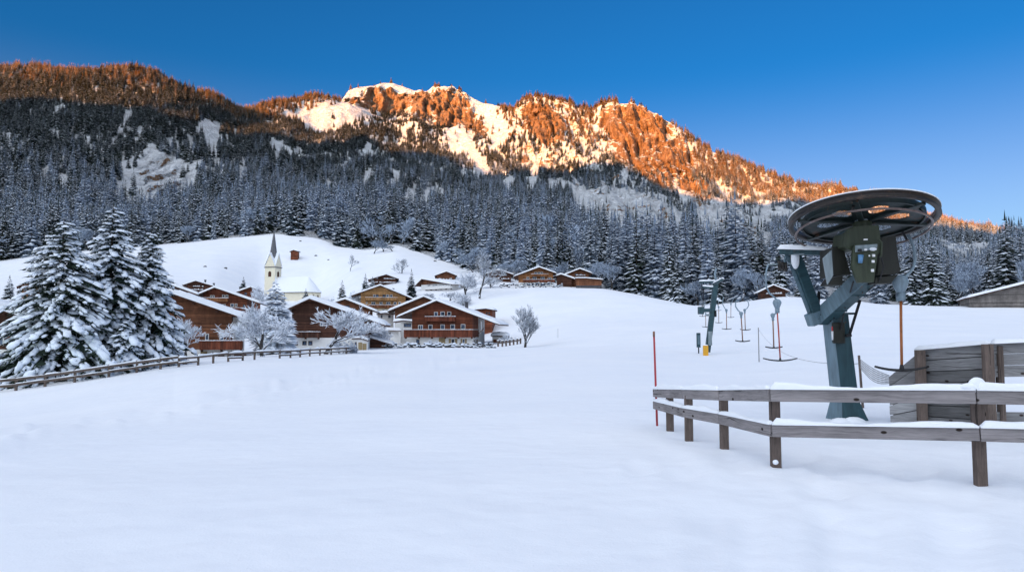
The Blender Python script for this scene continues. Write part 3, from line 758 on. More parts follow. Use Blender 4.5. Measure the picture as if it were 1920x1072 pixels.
# is the tree in sight at all?  keep it if no ground in front of it stands above its top
tanel = (A[..., 2] - CAMZ) / A[..., 1]
full = (GZ - CAMZ) / GY; vis = np.maximum.accumulate(full, 0)[r0:r1 + 1]
keep = (TP[:, 2] + 26 - CAMZ) / TP[:, 1] > vis[ii, jj]
TP = TP[keep]; NT = len(TP)
tpx, tpy = proj(TP[:, 0], TP[:, 1], TP[:, 2])
hgt = np.clip(NPR.normal(25, 6, NT) * (1 + .28 * fbm(TP[:, 0] / 50, TP[:, 2] / 50, 2, .5, 97)), 9, 38) * np.interp(TP[:, 1], [200, 650, 1250, 2000], [1.0, 1.02, .64, .52])
rocky = blobmask(tpx, tpy, ROCKS); hgt *= (1 - .35 * np.clip(rocky, 0, 1)) * (1 - .40 * np.clip(blobmask(tpx, tpy, [(1190, 415, 125, 62, 10), (1378, 445, 90, 66, 30)]), 0, 1))
lim = np.interp(tpx, [1380, 1640, 1700, 1745, 1775, 1795, 1850, 1872, 1890, 1960], [380, 436, 436, 432, 455, 470, 462, 430, 402, 398])
capz = CAMZ + TP[:, 1] * np.tan(np.arctan((CY - lim) / F) + PITCH)
hgt = np.where((tpx > 1400) & (TP[:, 1] < 1000), np.minimum(hgt, np.maximum(capz - TP[:, 2] - NPR.uniform(0, 4, NT), 5)), hgt)
# the largest in the picture are trees of their own, the rest is the forest mass
app = hgt / TP[:, 1]
inside = (tpx > -30) & (tpx < 1950)
# spread the singles along the whole forest edge, nearest first, thinned where they would hide one another
order = np.argsort(-np.where(inside, app, 0)); single = order[:262]
mask = np.ones(NT, bool); mask[single] = False
FP = TP[mask]; FH = hgt[mask]; fpx = tpx[mask]; fpy = tpy[mask]; nF = len(FP)
nz1 = fbm(FP[:, 0] / 60, FP[:, 2] / 50, 3, .55, 81)
hi = np.clip((430 - fpy) / 190, 0, 1) + nz1 * .42 + NPR.uniform(-.28, .28, nF)           # snow thins out upward
var = np.where(hi < .18, NPR.randint(0, 2, nF), np.where(hi < .38, NPR.randint(0, 3, nF), np.where(hi < .62, NPR.randint(2, 5, nF), np.where(hi < .85, NPR.randint(3, 6, nF), NPR.randint(3, 6, nF)))))
# upper wood: trees in orange needles, the low sun's glow put into their colour
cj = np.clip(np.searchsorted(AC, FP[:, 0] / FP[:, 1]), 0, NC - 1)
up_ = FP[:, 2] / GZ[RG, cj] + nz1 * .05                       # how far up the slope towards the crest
sun_tint = NPR.rand(nF) < np.clip((up_ - np.interp(fpx, [430, 560, 900], [.885, .78, .70])) / .13, 0, .85)  # spread follows the sunlit band, so the orange stands where sun falls
var = np.where(sun_tint, NPR.choice([6, 6, 7, 7, 8], nF), var)
bro = (fpy > 430) & (nz1 > .12) & (NPR.rand(nF) < .5)
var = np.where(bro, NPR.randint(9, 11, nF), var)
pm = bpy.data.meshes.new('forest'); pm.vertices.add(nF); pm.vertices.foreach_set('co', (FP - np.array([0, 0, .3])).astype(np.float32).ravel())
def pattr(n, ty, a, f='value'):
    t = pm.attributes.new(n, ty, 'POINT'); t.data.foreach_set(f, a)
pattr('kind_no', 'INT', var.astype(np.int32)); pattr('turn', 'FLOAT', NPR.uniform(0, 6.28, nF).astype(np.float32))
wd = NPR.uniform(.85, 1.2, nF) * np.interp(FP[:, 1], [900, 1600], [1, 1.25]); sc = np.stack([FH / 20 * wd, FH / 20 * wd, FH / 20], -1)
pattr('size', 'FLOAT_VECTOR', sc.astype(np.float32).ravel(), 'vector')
fo = link('forest', pm); tag(fo, 'snow dusted spruce forest, sun-glow tinted near the crest, covering the mountain', 'forest', kind='stuff')
ng = bpy.data.node_groups.new('forest_nodes', 'GeometryNodeTree')
ng.interface.new_socket('Geometry', in_out='INPUT', socket_type='NodeSocketGeometry'); ng.interface.new_socket('Geometry', in_out='OUTPUT', socket_type='NodeSocketGeometry')
gi = ng.nodes.new('NodeGroupInput'); go = ng.nodes.new('NodeGroupOutput')
ip = ng.nodes.new('GeometryNodeInstanceOnPoints'); ci = ng.nodes.new('GeometryNodeCollectionInfo')
ci.inputs['Collection'].default_value = fc; ci.inputs['Separate Children'].default_value = True; ci.inputs['Reset Children'].default_value = True
def named(n, ty):
    a = ng.nodes.new('GeometryNodeInputNamedAttribute'); a.data_type = ty; a.inputs['Name'].default_value = n; return a.outputs['Attribute']
cx = ng.nodes.new('ShaderNodeCombineXYZ'); ng.links.new(named('turn', 'FLOAT'), cx.inputs[2])
ng.links.new(gi.outputs[0], ip.inputs['Points']); ng.links.new(ci.outputs[0], ip.inputs['Instance'])
ip.inputs['Pick Instance'].default_value = True
ng.links.new(named('kind_no', 'INT'), ip.inputs['Instance Index'])
ng.links.new(cx.outputs[0], ip.inputs['Rotation']); ng.links.new(named('size', 'FLOAT_VECTOR'), ip.inputs['Scale'])
ng.links.new(ip.outputs[0], go.inputs[0])
fo.modifiers.new('forest', 'NODES').node_group = ng

# ---- the near edge of the forest: trees of their own
NEAR = [spruce('spruce_tree', 200 + i, 20, rd_, 24, 9, sn, MR if i in (0, 2, 4) else MS, sub=3, rag=.3) for i, (rd_, sn) in enumerate([(3.6, .95), (3.2, .85), (3.9, .8), (3.3, .7), (3.5, .9)])]
for i in single:
    p = TP[i]; H = hgt[i]; x = tpx[i]
    if x < 345: z_, g = 'behind the snowy firs on the left hillside', 'spruces above the left hillside'
    elif x < 640: z_, g = 'along the top of the white hill behind the church', 'spruces above the church hill'
    elif x < 900: z_, g = 'at the forest edge above the upper chalets', 'spruces above the upper chalets'
    elif x < 1135: z_, g = 'directly behind the two chalets on the knoll', 'spruces behind the knoll chalets'
    elif x < 1420: z_, g = 'behind the snow slope where the row of T-bars runs up', 'spruces behind the tow slope'
    elif x < 1700: z_, g = 'behind the lift station and its big wheel', 'spruces behind the lift station'
    else: z_, g = 'on the far right behind the grey barn', 'spruces behind the barn'
    o = link('spruce_tree', NEAR[rnd.randrange(5)], None, (p[0], p[1], p[2] - .3)); k = H / 20; wq = k * rnd.uniform(.9, 1.2)
    o.scale = (wq, wq, k); o.rotation_euler = (0, 0, rnd.uniform(0, 6.28))
    tag(o, 'tall snow laden spruce ' + z_, 'spruce', g)
# ================================================================== houses
def rz(a): return Matrix.Rotation(a, 4, 'Z')
def chalet(name, label, cat, c, base, Y, rot, L, apex, el, er, wl, wr, wood, mz=None, masonry='plaster', ov=1.3, snow=.5, thick=.22, group=None,
           windows=(), balc=(), doors=(), chim=(), side=None, brackets=True, boards='wood_dark', slope_back=.8, ledge=()):
    """c/base: pixel of the middle of the gable foot, everything else in pixels of the front; rot turns the gable"""
    if Y is None: Y = hit(c, base).y
    r = R(rot) + math.atan(-(c - CX) / F); O = at(c, base, Y); g = gz(O.x, O.y); ca, sa = math.cos(r), math.sin(r); print('HOUSE', name, c, Y, 'ground-base', round(g - O.z, 2))
    root = empty(name, (O.x, O.y, O.z), label, cat, group, r)
    def lx(px, py=None):
        a = (px - CX) / F / (cP - ((CY - (py or base)) / F) * sP); t = (a * O.y - O.x) / (ca - a * sa); return t
    def lp(px, py):
        t = lx(px, py); yp = O.y + t * sa; d = ray(px, py); return t, CAMZ + d[2] / d[1] * yp - O.z
    xa, za = lp(*apex); xl, zl = lp(*el); xr, zr = lp(*er); WL, WR = lx(wl), lx(wr)
    def roofz(x):
        return zl + (za - zl) * (x - xl) / (xa - xl) if x < xa else za + (zr - za) * (x - xa) / (xr - xa)
    zm = lp(c, mz)[1] if mz else -3
    if mz:
        MB().box(WL - .03, WR + .03, -.03, L + .03, min(-2.5, g - O.z - 2), zm).build('masonry_wall', M[masonry], root)
    zb = zm if mz else min(-2.5, g - O.z - 2)
    q = thick + .02
    poly = [(WL, zb), (WR, zb), (WR, max(zb + .1, roofz(WR) - q))]
    if WL < xa < WR: poly.append((xa, za - q))
    poly.append((WL, max(zb + .1, roofz(WL) - q)))
    MB().prism(poly, 0, L).build('wooden_wall', M[wood], root)
    rb = MB()
    rb.prism([(xl, zl), (xl, zl - thick), (xa, za - thick), (xr, zr - thick), (xr, zr), (xa, za)], -ov, L + slope_back)
    if brackets:
        for f in (.0, .33, .66, 1.0):
            for (x0, z0, x1, z1) in ((xa, za, xl, zl), (xa, za, xr, zr)):
                if f == 0 and x0 == xa and x1 == xr: continue
                x = x0 + (x1 - x0) * f * .9; z = z0 + (z1 - z0) * f * .9 - thick
                if WL - .2 < x < WR + .2: rb.box(x - .10, x + .10, -ov + .12, .3, z - .26, z - .003)
    roof = rb.build('roof', M[boards], root)
    # snow on the roof: one soft quilt over both slopes
    nx, ny = 30, 12; vs = []; fs = []; y0, y1 = -ov - .06, L + slope_back
    prof = []
    for i in range(nx + 1):
        t = i / nx
        if t < .5: x = xl - .05 + (xa - xl + .05) * t * 2
        else: x = xa + (xr + .05 - xa) * (t - .5) * 2
        prof.append(x)
    ph = rnd.uniform(0, 100)
    for j in range(ny + 1):
        y = y0 + (y1 - y0) * j / ny
        for x in prof:
            e = min((x - prof[0]) / .35, (prof[-1] - x) / .35, 1); ey_ = min(j * (y1 - y0) / ny / .5 + .72, 1)
            n = float(gnoise(x * .5 + ph, y * .5)) * .22 + float(gnoise(x * 1.7, y * 1.7 + ph)) * .08
            vs.append((x, y, roofz(min(max(x, xl), xr)) + snow * (.45 + .55 * math.sqrt(max(e, 0))) * ey_ * (1 + n)))
    b0 = len(vs)
    for j in range(ny + 1):
        y = y0 + (y1 - y0) * j / ny
        for x in prof: vs.append((x, y, roofz(min(max(x, xl), xr)) + .004 - .05 * (j == 0)))
    w_ = nx + 1
    for j in range(ny):
        for i in range(nx):
            a = j * w_ + i; fs.append((a, a + 1, a + 1 + w_, a + w_))
    for i in range(nx):
        fs.append((i, b0 + i, b0 + i + 1, i + 1)); k = ny * w_ + i; fs.append((k, k + 1, b0 + k + 1, b0 + k))
    for j in range(ny):
        k = j * w_; fs.append((k, k + w_, b0 + k + w_, b0 + k)); k += nx; fs.append((k, b0 + k, b0 + k + w_, k + w_))
    MB().add(vs, fs).build('roof_snow', M['roof_snow'], roof, True)
    for (px, w, h_, f) in chim:
        h_ *= 1.7
        x = lx(px); y = L * f; z = roofz(x)
        ch = MB().box(x - w, x + w, y - w, y + w, z - .5, z + h_).box(x - w - .1, x + w + .1, y - w - .1, y + w + .1, z + h_ + .002, z + h_ + .1).build('chimney', M['stone'], roof)
    for wd in windows:
        x0, y0_, x1, y1_ = wd[:4]; st = wd[4] if len(wd) > 4 else ''
        ax, az_ = lp(x0, y1_); bx, bz = lp(x1, y0_); fw = .09 if 'b' not in st else .07; yo = -.03 if (mz and az_ < zm) else 0
        fm = M['frame_brown'] if 'b' in st else M['frame']
        wf = MB().box(ax, bx, yo - .07, yo - .003, az_, az_ + fw).box(ax, bx, yo - .07, yo - .003, bz - fw, bz).box(ax, ax + fw, yo - .07, yo - .003, az_ + fw, bz - fw).box(bx - fw, bx, yo - .07, yo - .003, az_ + fw, bz - fw)
        if bx - ax > .9: wf.box((ax + bx) / 2 - .035, (ax + bx) / 2 + .035, yo - .065, yo - .003, az_ + fw, bz - fw)
        wo = wf.build('window', fm, root)
        MB().box(ax + fw, bx - fw, yo - .03, yo - .006, az_ + fw, bz - fw).build('pane', M['glass'], wo)
        if 's' in st:
            sw = (bx - ax) * .62
            MB().box(ax - sw - .02, ax - .02, yo - .05, yo - .004, az_, bz).box(bx + .02, bx + sw + .02, yo - .05, yo - .004, az_, bz).build('shutter', M['shutter'], wo)
    for (x0, y0_, x1, y1_, m) in doors:
        ax, az_ = lp(x0, y1_); bx, bz = lp(x1, y0_)
        MB().box(ax, bx, -.07, -.033, az_, bz).box(ax - .1, ax, -.09, -.033, az_, bz + .1).box(bx, bx + .1, -.09, -.033, az_, bz + .1).box(ax, bx, -.09, -.033, bz, bz + .1).build('door', M[m], root)
    for bl in balc:
        x0, yt, x1, yb, dp, m = bl[:6]
        ax, zt = lp(x0, yt); bx, zb_ = lp(x1, yb)
        wrap = bl[6] if len(bl) > 6 else 0
        bb = MB().box(ax, bx, -dp, -.035, zb_ - .12, zb_ - .002)
        n = max(2, int((bx - ax) / 2.2))
        for i in range(n + 1):
            x = ax + .15 + (bx - ax - .3) * i / n; bb.box(x - .08, x + .08, -dp + .1, -.035, zb_ - .38, zb_ - .122)
        bo = bb.build('balcony', M['wood_dark'], root)
        rl = MB().box(ax, bx, -dp - .05, -dp - .003, zb_ - .1, zt - .1)
        rl.box(ax - .05, ax, -dp - .05, -.04, zb_ - .1, zt - .1)
        if not wrap: rl.box(bx, bx + .05, -dp - .05, -.04, zb_ - .1, zt - .1)
        for i in range(int((bx - ax) / .9) + 1):
            x = ax + .06 + (bx - ax - .12) * i / max(1, int((bx - ax) / .9)); rl.box(x - .05, x + .05, -dp - .085, -dp - .052, zb_ - .14, zt - .1)
        rl.box(ax - .08, bx + .08, -dp - .12, -dp + .04, zt - .097, zt)
        if wrap:
            rl.box(bx, bx + .05, -dp - .05, wrap, zb_ - .1, zt - .1).box(bx - .06, bx + .12, -dp + .042, wrap, zt - .097, zt)
            bo2 = MB().box(bx - dp * .2 - .02, bx - .002, -.03, wrap, zb_ - .12, zb_ - .004)
            for i in range(6):
                y = .4 + (wrap - .6) * i / 5; rl.box(bx + .052, bx + .09, y - .05, y + .05, zb_ - .14, zt - .1)
            bo2.build('balcony_floor', M['wood_dark'], bo)
        rl.build('railing', M[m.replace('wood', 'slat')], bo)
        sn = MB()
        k = int((bx - ax) / .35) + 2
        for i in range(k):
            x = ax + (bx - ax) * i / (k - 1); sn.blob((x, -dp - .04, zt), .26, .1, .08 + .07 * abs(float(gnoise(x * 1.3 + ph, 3.3))), 7, 4, .1, 0)
        if wrap:
            for i in range(int(wrap / .35)): sn.blob((bx + .02, i * .35, zt), .1, .26, .1, 7, 4, .1, 0)
        sn.build('railing_snow', M['roof_snow'], bo, True)
    for (x0, y0_, x1, m) in ledge:                                   # snow lumps caught on a ledge of the gable
        ax, az_ = lp(x0, y0_); bx, _ = lp(x1, y0_); n = max(3, int((bx - ax) / .55)); lb = MB()
        lb2 = MB().box(ax, bx, -.5, -.003, az_ - .12, az_).build('ledge', M['wood_dark'], root)
        for i in range(n):
            if rnd.random() < .2: continue
            lb.blob((ax + (bx - ax) * (i + .5) / n, -.28, az_), .36, .24, rnd.uniform(.18, .5), 7, 5, .15, -.02)
        lb.build('ledge_snow', M['roof_snow'], lb2, True)
    if side: side(root, WL, WR, zm, L, roofz, O)
    return root

def h1_side(root, WL, WR, zm, L, roofz, O):
    MB().box(WR + .002, WR + .32, 6.5, L, -2.2, roofz(WR + .3) - .3).build('masonry_bay', M['plaster'], root)
    f = MB().box(WR + .324, WR + .40, 7.4, 8.6, 3.1, 5.3).build('window', M['frame'], root)
    MB().box(WR + .402, WR + .42, 7.5, 8.5, 3.2, 5.2).build('pane', M['glass'], f)
    for y in (1.2, 3.4, 5.2):
        f = MB().box(WR + .035, WR + .09, y, y + 1.0, .4, 1.6).build('window', M['shutter'], root)
        MB().box(WR + .092, WR + .11, y + .3, y + .75, .5, 1.5).build('pane', M['glass'], f)
    MB().tube([(WR + 2.2, -.9, 3.2 + .5), (WR + .3, -.2, 1.9)], .07, 5).build('eave_strut', M['wood_dark'], root)
chalet('chalet', 'large red brown chalet with a long balcony and white ground floor', 'chalet', 829, 653, 128, -12, 13,
       (821, 563.5), (747, 594.5), (938, 608), 772, 886, 'wood_red', 629, snow=.42, side=h1_side,
       windows=[(814, 584.5, 821, 593), (826, 584, 834, 592), (838.5, 584, 846, 592), (784, 609, 793, 618), (803, 608.5, 811, 618), (826, 608, 834, 617.5), (844.5, 608, 853, 617), (864, 607.5, 872.5, 617),
                (780.5, 636, 786.5, 645, 'b'), (846, 635, 853, 643.5, 's'), (867, 635, 872, 643.5, 's')],
       balc=[(761, 618, 887, 631, 1.2, 'wood_red', 9.5), (800, 593.5, 854, 601, .7, 'wood_red')], doors=[(824, 634, 834, 645, 'shutter')], chim=[(861, .28, .9, .6)])
def h2_side(root, WL, WR, zm, L, roofz, O):
    MB().box(WR + .033, WR + .4, 1.5, L, -2.5, roofz(WR + .4) - .3).build('masonry_bay', M['plaster'], root)
chalet('chalet', 'long roofed brown timber house with white corner and garage beside the snowy firs', 'chalet', 375, 673, 88, -8, 15,
       (322, 549), (250, 574), (466, 598.5), 270, 432, 'wood_brown', 655, snow=.62, side=h2_side, ov=1.6,
       windows=[(384.5, 625, 392, 638), (411.5, 627, 420, 640.5), (363.5, 661, 369, 669), (429, 664, 434.5, 671)],
       balc=[(378, 638.5, 455, 653, 1.3, 'wood_red')], doors=[(377.5, 660, 387, 673, 'shutter'), (410.5, 664.5, 419.5, 673, 'frame_brown'), (440, 665, 461, 673, 'wood_dark')])
# the white corner of that house
chalet('chalet', 'dark red chalet with a small balcony and white corner behind the long roofed house', 'chalet', 415, 604, 150, -9, 14,
       (404, 539), (373, 552), (489, 568.5), 380, 462, 'wood_red', 586, snow=.5,
       windows=[(394, 553.5, 398, 558), (398.5, 553.5, 402.5, 558), (416.5, 552.5, 421.5, 557.5), (423, 552.5, 428, 557.5), (408, 570, 413, 575.5), (417, 570, 423, 576), (432, 569, 439, 575), (440.5, 569, 445, 575), (455, 571, 460, 577, 'b')],
       balc=[(378, 558.5, 428, 565, .9, 'wood_honey'), (420, 577, 456, 584, .8, 'wood_red')])
chalet('chalet', 'dark timber chalet with a wide white roof slope between the two rimed garden trees', 'chalet', 612, 657, 106, -8, 14,
       (583, 560), (536, 581.5), (723, 609), 546, 688, 'wood_dark', 633, snow=.6, ov=1.4,
       windows=[(543, 640, 559, 647, 'b'), (567, 639, 575, 647, 'b'), (578, 639, 586, 647, 'b'), (600, 604, 606, 611), (625, 604, 631, 611)], balc=[(548, 622, 600, 631, 1.0, 'wood_dark')])
chalet('chalet', 'ochre timber chalet with two flower balconies in the middle of the village', 'chalet', 715, 592, 205, 0, 15,
       (713, 535), (659, 554), (775, 560.5), 676, 760, 'wood_ochre', 579, 'cream', snow=.5,
       windows=[(699.5, 552, 704.5, 557), (705, 552, 710, 557, 'b'), (717, 552, 723, 557, 'b'), (724, 552, 729, 557), (731, 552, 736, 557),
                (686, 566, 689, 570), (696, 566, 704, 571), (711.5, 566, 717.5, 571), (724, 566, 732, 571), (738, 566, 743.5, 571), (747, 566, 752, 571), (717, 580.5, 722, 587)],
       balc=[(686, 557.5, 744, 563, .9, 'wood_ochre'), (692, 571.5, 738, 576.5, 1.0, 'wood_brown')], chim=[(738, .3, .8, .7)])
chalet('chalet', 'brown boarded gable with an arched window left of the ochre chalet', 'chalet', 652, 602, 152, -5, 12,
       (648, 560.5), (618, 570), (708, 584.5), 626, 693, 'wood_brown', None, snow=.45, windows=[(647, 572.5, 656, 578.5, 'b')])
chalet('chalet', 'brown gable peeping over the left shoulder of the large red brown chalet', 'chalet', 790, 622, 160, 0, 12,
       (794, 556), (727, 583.5), (862, 584), 740, 850, 'wood_brown', 604, snow=.5, windows=[(757, 606, 770, 613, 'b')])
chalet('chalet', 'small dark chalet with snow lumps along its balcony below the church hill', 'chalet', 720, 534, 262, 0, 11,
       (724, 514.5), (690, 524.5), (748, 523), 700, 743, 'wood_dark', None, snow=.5, ledge=[(703, 522.5, 744, 0), (700, 529.5, 742, 0)])
chalet('chalet', 'low white walled chalet with a broad snowy roof on the slope above the village', 'chalet', 822, 545, 232, -48, 13,
       (796, 523), (783, 536), (852, 533), 790, 846, 'wood_brown', 532, snow=.5,
       windows=[(802, 533.5, 807, 536.5), (811, 533.5, 820, 536.5), (824, 533.5, 833, 537), (806, 539, 813, 541.5, 'b'), (818, 539, 825, 542, 'b')], balc=[(800, 537.5, 848, 540, .8, 'plaster')])
chalet('chalet', 'upper brown chalet with a second small gable roof on the slope above the village', 'chalet', 836, 527, 264, 0, 11,
       (837, 509), (815, 517), (857, 517), 819, 853, 'wood_brown', None, snow=.5, ledge=[(822, 523, 850, 0)])
chalet('chalet', 'dark brown chalet behind the rimed bushes at the left end of the knoll', 'chalet', 935, 530, 246, 0, 12,
       (935, 506), (905, 515), (963, 515), 914, 958, 'wood_dark', None, snow=.45, ledge=[(922, 516, 950, 0), (918, 523, 955, 0)])
chalet('chalet', 'honey brown chalet with a white arcaded ground floor on the knoll', 'chalet', 1005, 537, 220, 0, 13,
       (1011, 501), (963.5, 518.5), (1043, 512.5), 972, 1037, 'wood_honey', 529.5, snow=.45,
       windows=[(1002, 510, 1007, 513.5), (1008, 510, 1013, 513.5), (1014, 510, 1018, 513.5), (987, 519, 992.5, 523.5), (999, 519, 1006, 524), (1014, 519, 1021, 524), (1027, 520, 1034, 524.5),
                (980, 531.5, 985, 535.5, 'b'), (988, 531, 994, 535.5, 'b'), (997, 531, 1001, 535.5, 'b'), (1004, 531, 1009, 535.5, 'b'), (1013, 531, 1022, 535.5, 'b'), (1026, 531, 1031, 535.5, 'b')],
       balc=[(997, 514, 1027, 517.5, .8, 'wood_honey'), (982, 524.5, 1040, 528, .9, 'wood_red')])
chalet('chalet', 'brown gable chalet behind the low shed at the right end of the knoll', 'chalet', 1086, 534, 226, 2, 12,
       (1087, 504), (1052, 518), (1110, 512.5), 1066, 1104, 'wood_brown', None, snow=.45, windows=[(1078, 513, 1084, 517, 'b'), (1086, 513, 1092, 517, 'b')], ledge=[(1080, 516.5, 1098, 0)])
chalet('shed', 'long low brown shed with a flat snowy roof at the right end of the knoll', 'shed', 1104, 542, 214, 0, 6,
       (1098, 521), (1078, 521.2), (1131, 524), 1080, 1128, 'wood_brown', 535, 'stone', snow=.3, brackets=False, ov=.5)
chalet('shed', 'white roofed lean-to between the honey brown chalet and the shed', 'shed', 1058, 534, 222, 0, 5,
       (1052, 514), (1036, 519), (1078, 523), 1044, 1072, 'wood_dark', None, snow=.5, brackets=False, ov=.6)
chalet('hut', 'small log hut beside the ski tow in front of the forest', 'hut', 1449, 556, 190, 8, 6,
       (1449, 534.5), (1419, 549), (1479, 546), 1426, 1473, 'wood_dark', None, snow=.35, ledge=[(1436, 551, 1466, 0)])
chalet('hay_hut', 'tiny log hay hut alone on the white hill right of the church spire', 'hut', 551, 479, 395, -14, 4,
       (551, 468.5), (543, 471.5), (560, 471.5), 545, 558, 'wood_red', None, snow=.5, brackets=False, ov=.6)
chalet('house', 'dark brown house cut by the left edge of the photo behind the firs', 'house', -20, 690, 66, -9, 12,
       (-60, 560), (-150, 590), (57, 597), -130, 34, 'wood_dark', 655, snow=.75, windows=[(-6, 630, 8, 648)])
chalet('chalet', 'honey coloured gable with a white balcony at the upper left behind the firs', 'chalet', 58, 562, 205, 0, 10,
       (52, 529.5), (31, 537), (84, 541), 40, 78, 'wood_honey', None, snow=.35, windows=[(50, 549, 60, 555)], balc=[(46, 550, 78, 556, .9, 'wood_honey')])
chalet('shed', 'low dark roofed outbuilding under the honey coloured gable on the left', 'shed', 20, 578, 172, -5, 9,
       (16, 563), (-2, 570), (46, 571), 2, 40, 'wood_dark', None, snow=.4, brackets=False)
chalet('shed', 'brown outbuilding with snowy roof edge beside the left firs', 'shed', 50, 590, 150, -5, 9,
       (62, 568), (26, 579), (98, 580), 32, 92, 'wood_brown', None, snow=.5, brackets=False)
chalet('chalet', 'dark brown chalet with two snow trimmed ledges high up right of the firs', 'chalet', 372, 548, 235, -4, 12,
       (367, 526.5), (342, 534.5), (402, 536.5), 350, 398, 'wood_dark', None, snow=.45, ledge=[(362, 537, 382, 0), (356, 543, 392, 0)], chim=[(382, .3, .9, .5), (398, .3, .8, .7)])
chalet('shed', 'white roofed shed between the firs and the dark red chalet', 'shed', 348, 562, 146, -7, 8,
       (330, 537), (318, 541), (372, 552), 322, 364, 'wood_dark', None, snow=.5, brackets=False, ov=.8)
chalet('chalet', 'small red brown gable just left of the church tower', 'chalet', 468, 558, 200, -2, 11,
       (470, 538), (443, 547.5), (491, 546), 450, 487, 'wood_red', None, snow=.45, windows=[(458, 548, 463, 553, 'b'), (470, 548, 475, 553, 'b')], chim=[(448, .25, .9, .5)])
chalet('outbuilding', 'red boarded upper storey of an outbuilding behind the right eave of the large chalet', 'outbuilding', 907, 612, 165, -6, 9,
       (911, 578), (890, 580), (926, 580.5), 893, 923, 'wood_red', None, snow=.45, brackets=False, ov=.7, windows=[(911, 585, 914.5, 589, 'b'), (916, 585, 919, 589, 'b')])
chalet('carport', 'snowy roofed low garage beside the right wall of the large chalet', 'garage', 938, 648, 136, -4, 6,
       (936, 628), (921, 629), (952, 630), 923, 948, 'plaster', None, snow=.6, brackets=False, ov=.6, doors=[(926, 637, 937, 648, 'wood_brown')])
chalet('barn', 'weathered grey brown barn with a long snowy roof at the right edge on the crest', 'barn', 1890, 577, 150, 9, 16,
       (1990, 514), (1811, 558.5), (2160, 560), 1818, 2140, 'wood_grey', None, snow=.5, brackets=False, ov=.8)
chalet('lean_to', 'dark lean-to with a white slanting roof left of the snowy garden wall', 'shed', 706, 655, 112, -5, 5,
       (684, 629), (676, 632), (736, 645), 682, 722, 'wood_dark', None, snow=.4, brackets=False, ov=.5)
chalet('annex', 'small white annex with brown shutters below the wide white roof slope', 'annex', 677, 658, 104, -3, 4,
       (677, 632.5), (660, 633), (690, 637), 663, 689, 'plaster', None, snow=.3, brackets=False, ov=.3, windows=[(665, 641, 669, 649, 'b')], doors=[(673, 643, 678, 657, 'shutter'), (681, 645, 686, 657, 'shutter')])
chalet('garage', 'white house corner with a dark double window left of the large red brown chalet', 'house', 758, 632, 146, -3, 6,
       (756, 600), (738, 602.5), (790, 603), 751, 788, 'plaster', None, snow=.5, brackets=False, ov=.7, windows=[(757, 606, 771, 613, 'b')])
chalet('terrace_hut', 'low snow covered terrace building below the ochre chalet', 'outbuilding', 722, 603, 170, 0, 6,
       (722, 586), (706, 588), (740, 588), 708, 738, 'plaster', None, snow=.55, brackets=False, ov=.8, windows=[(714, 591, 717, 596, 'b'), (728, 591, 732, 596, 'b')])
chalet('shed', 'flat roofed white shelter between the dark timber chalet and the large chalet', 'shed', 728, 632, 140, 0, 5,
       (726, 618.5), (703, 619.5), (752, 619.5), 708, 748, 'plaster', None, snow=.5, brackets=False, ov=.7, windows=[(725, 622.5, 733, 626, 'b')])

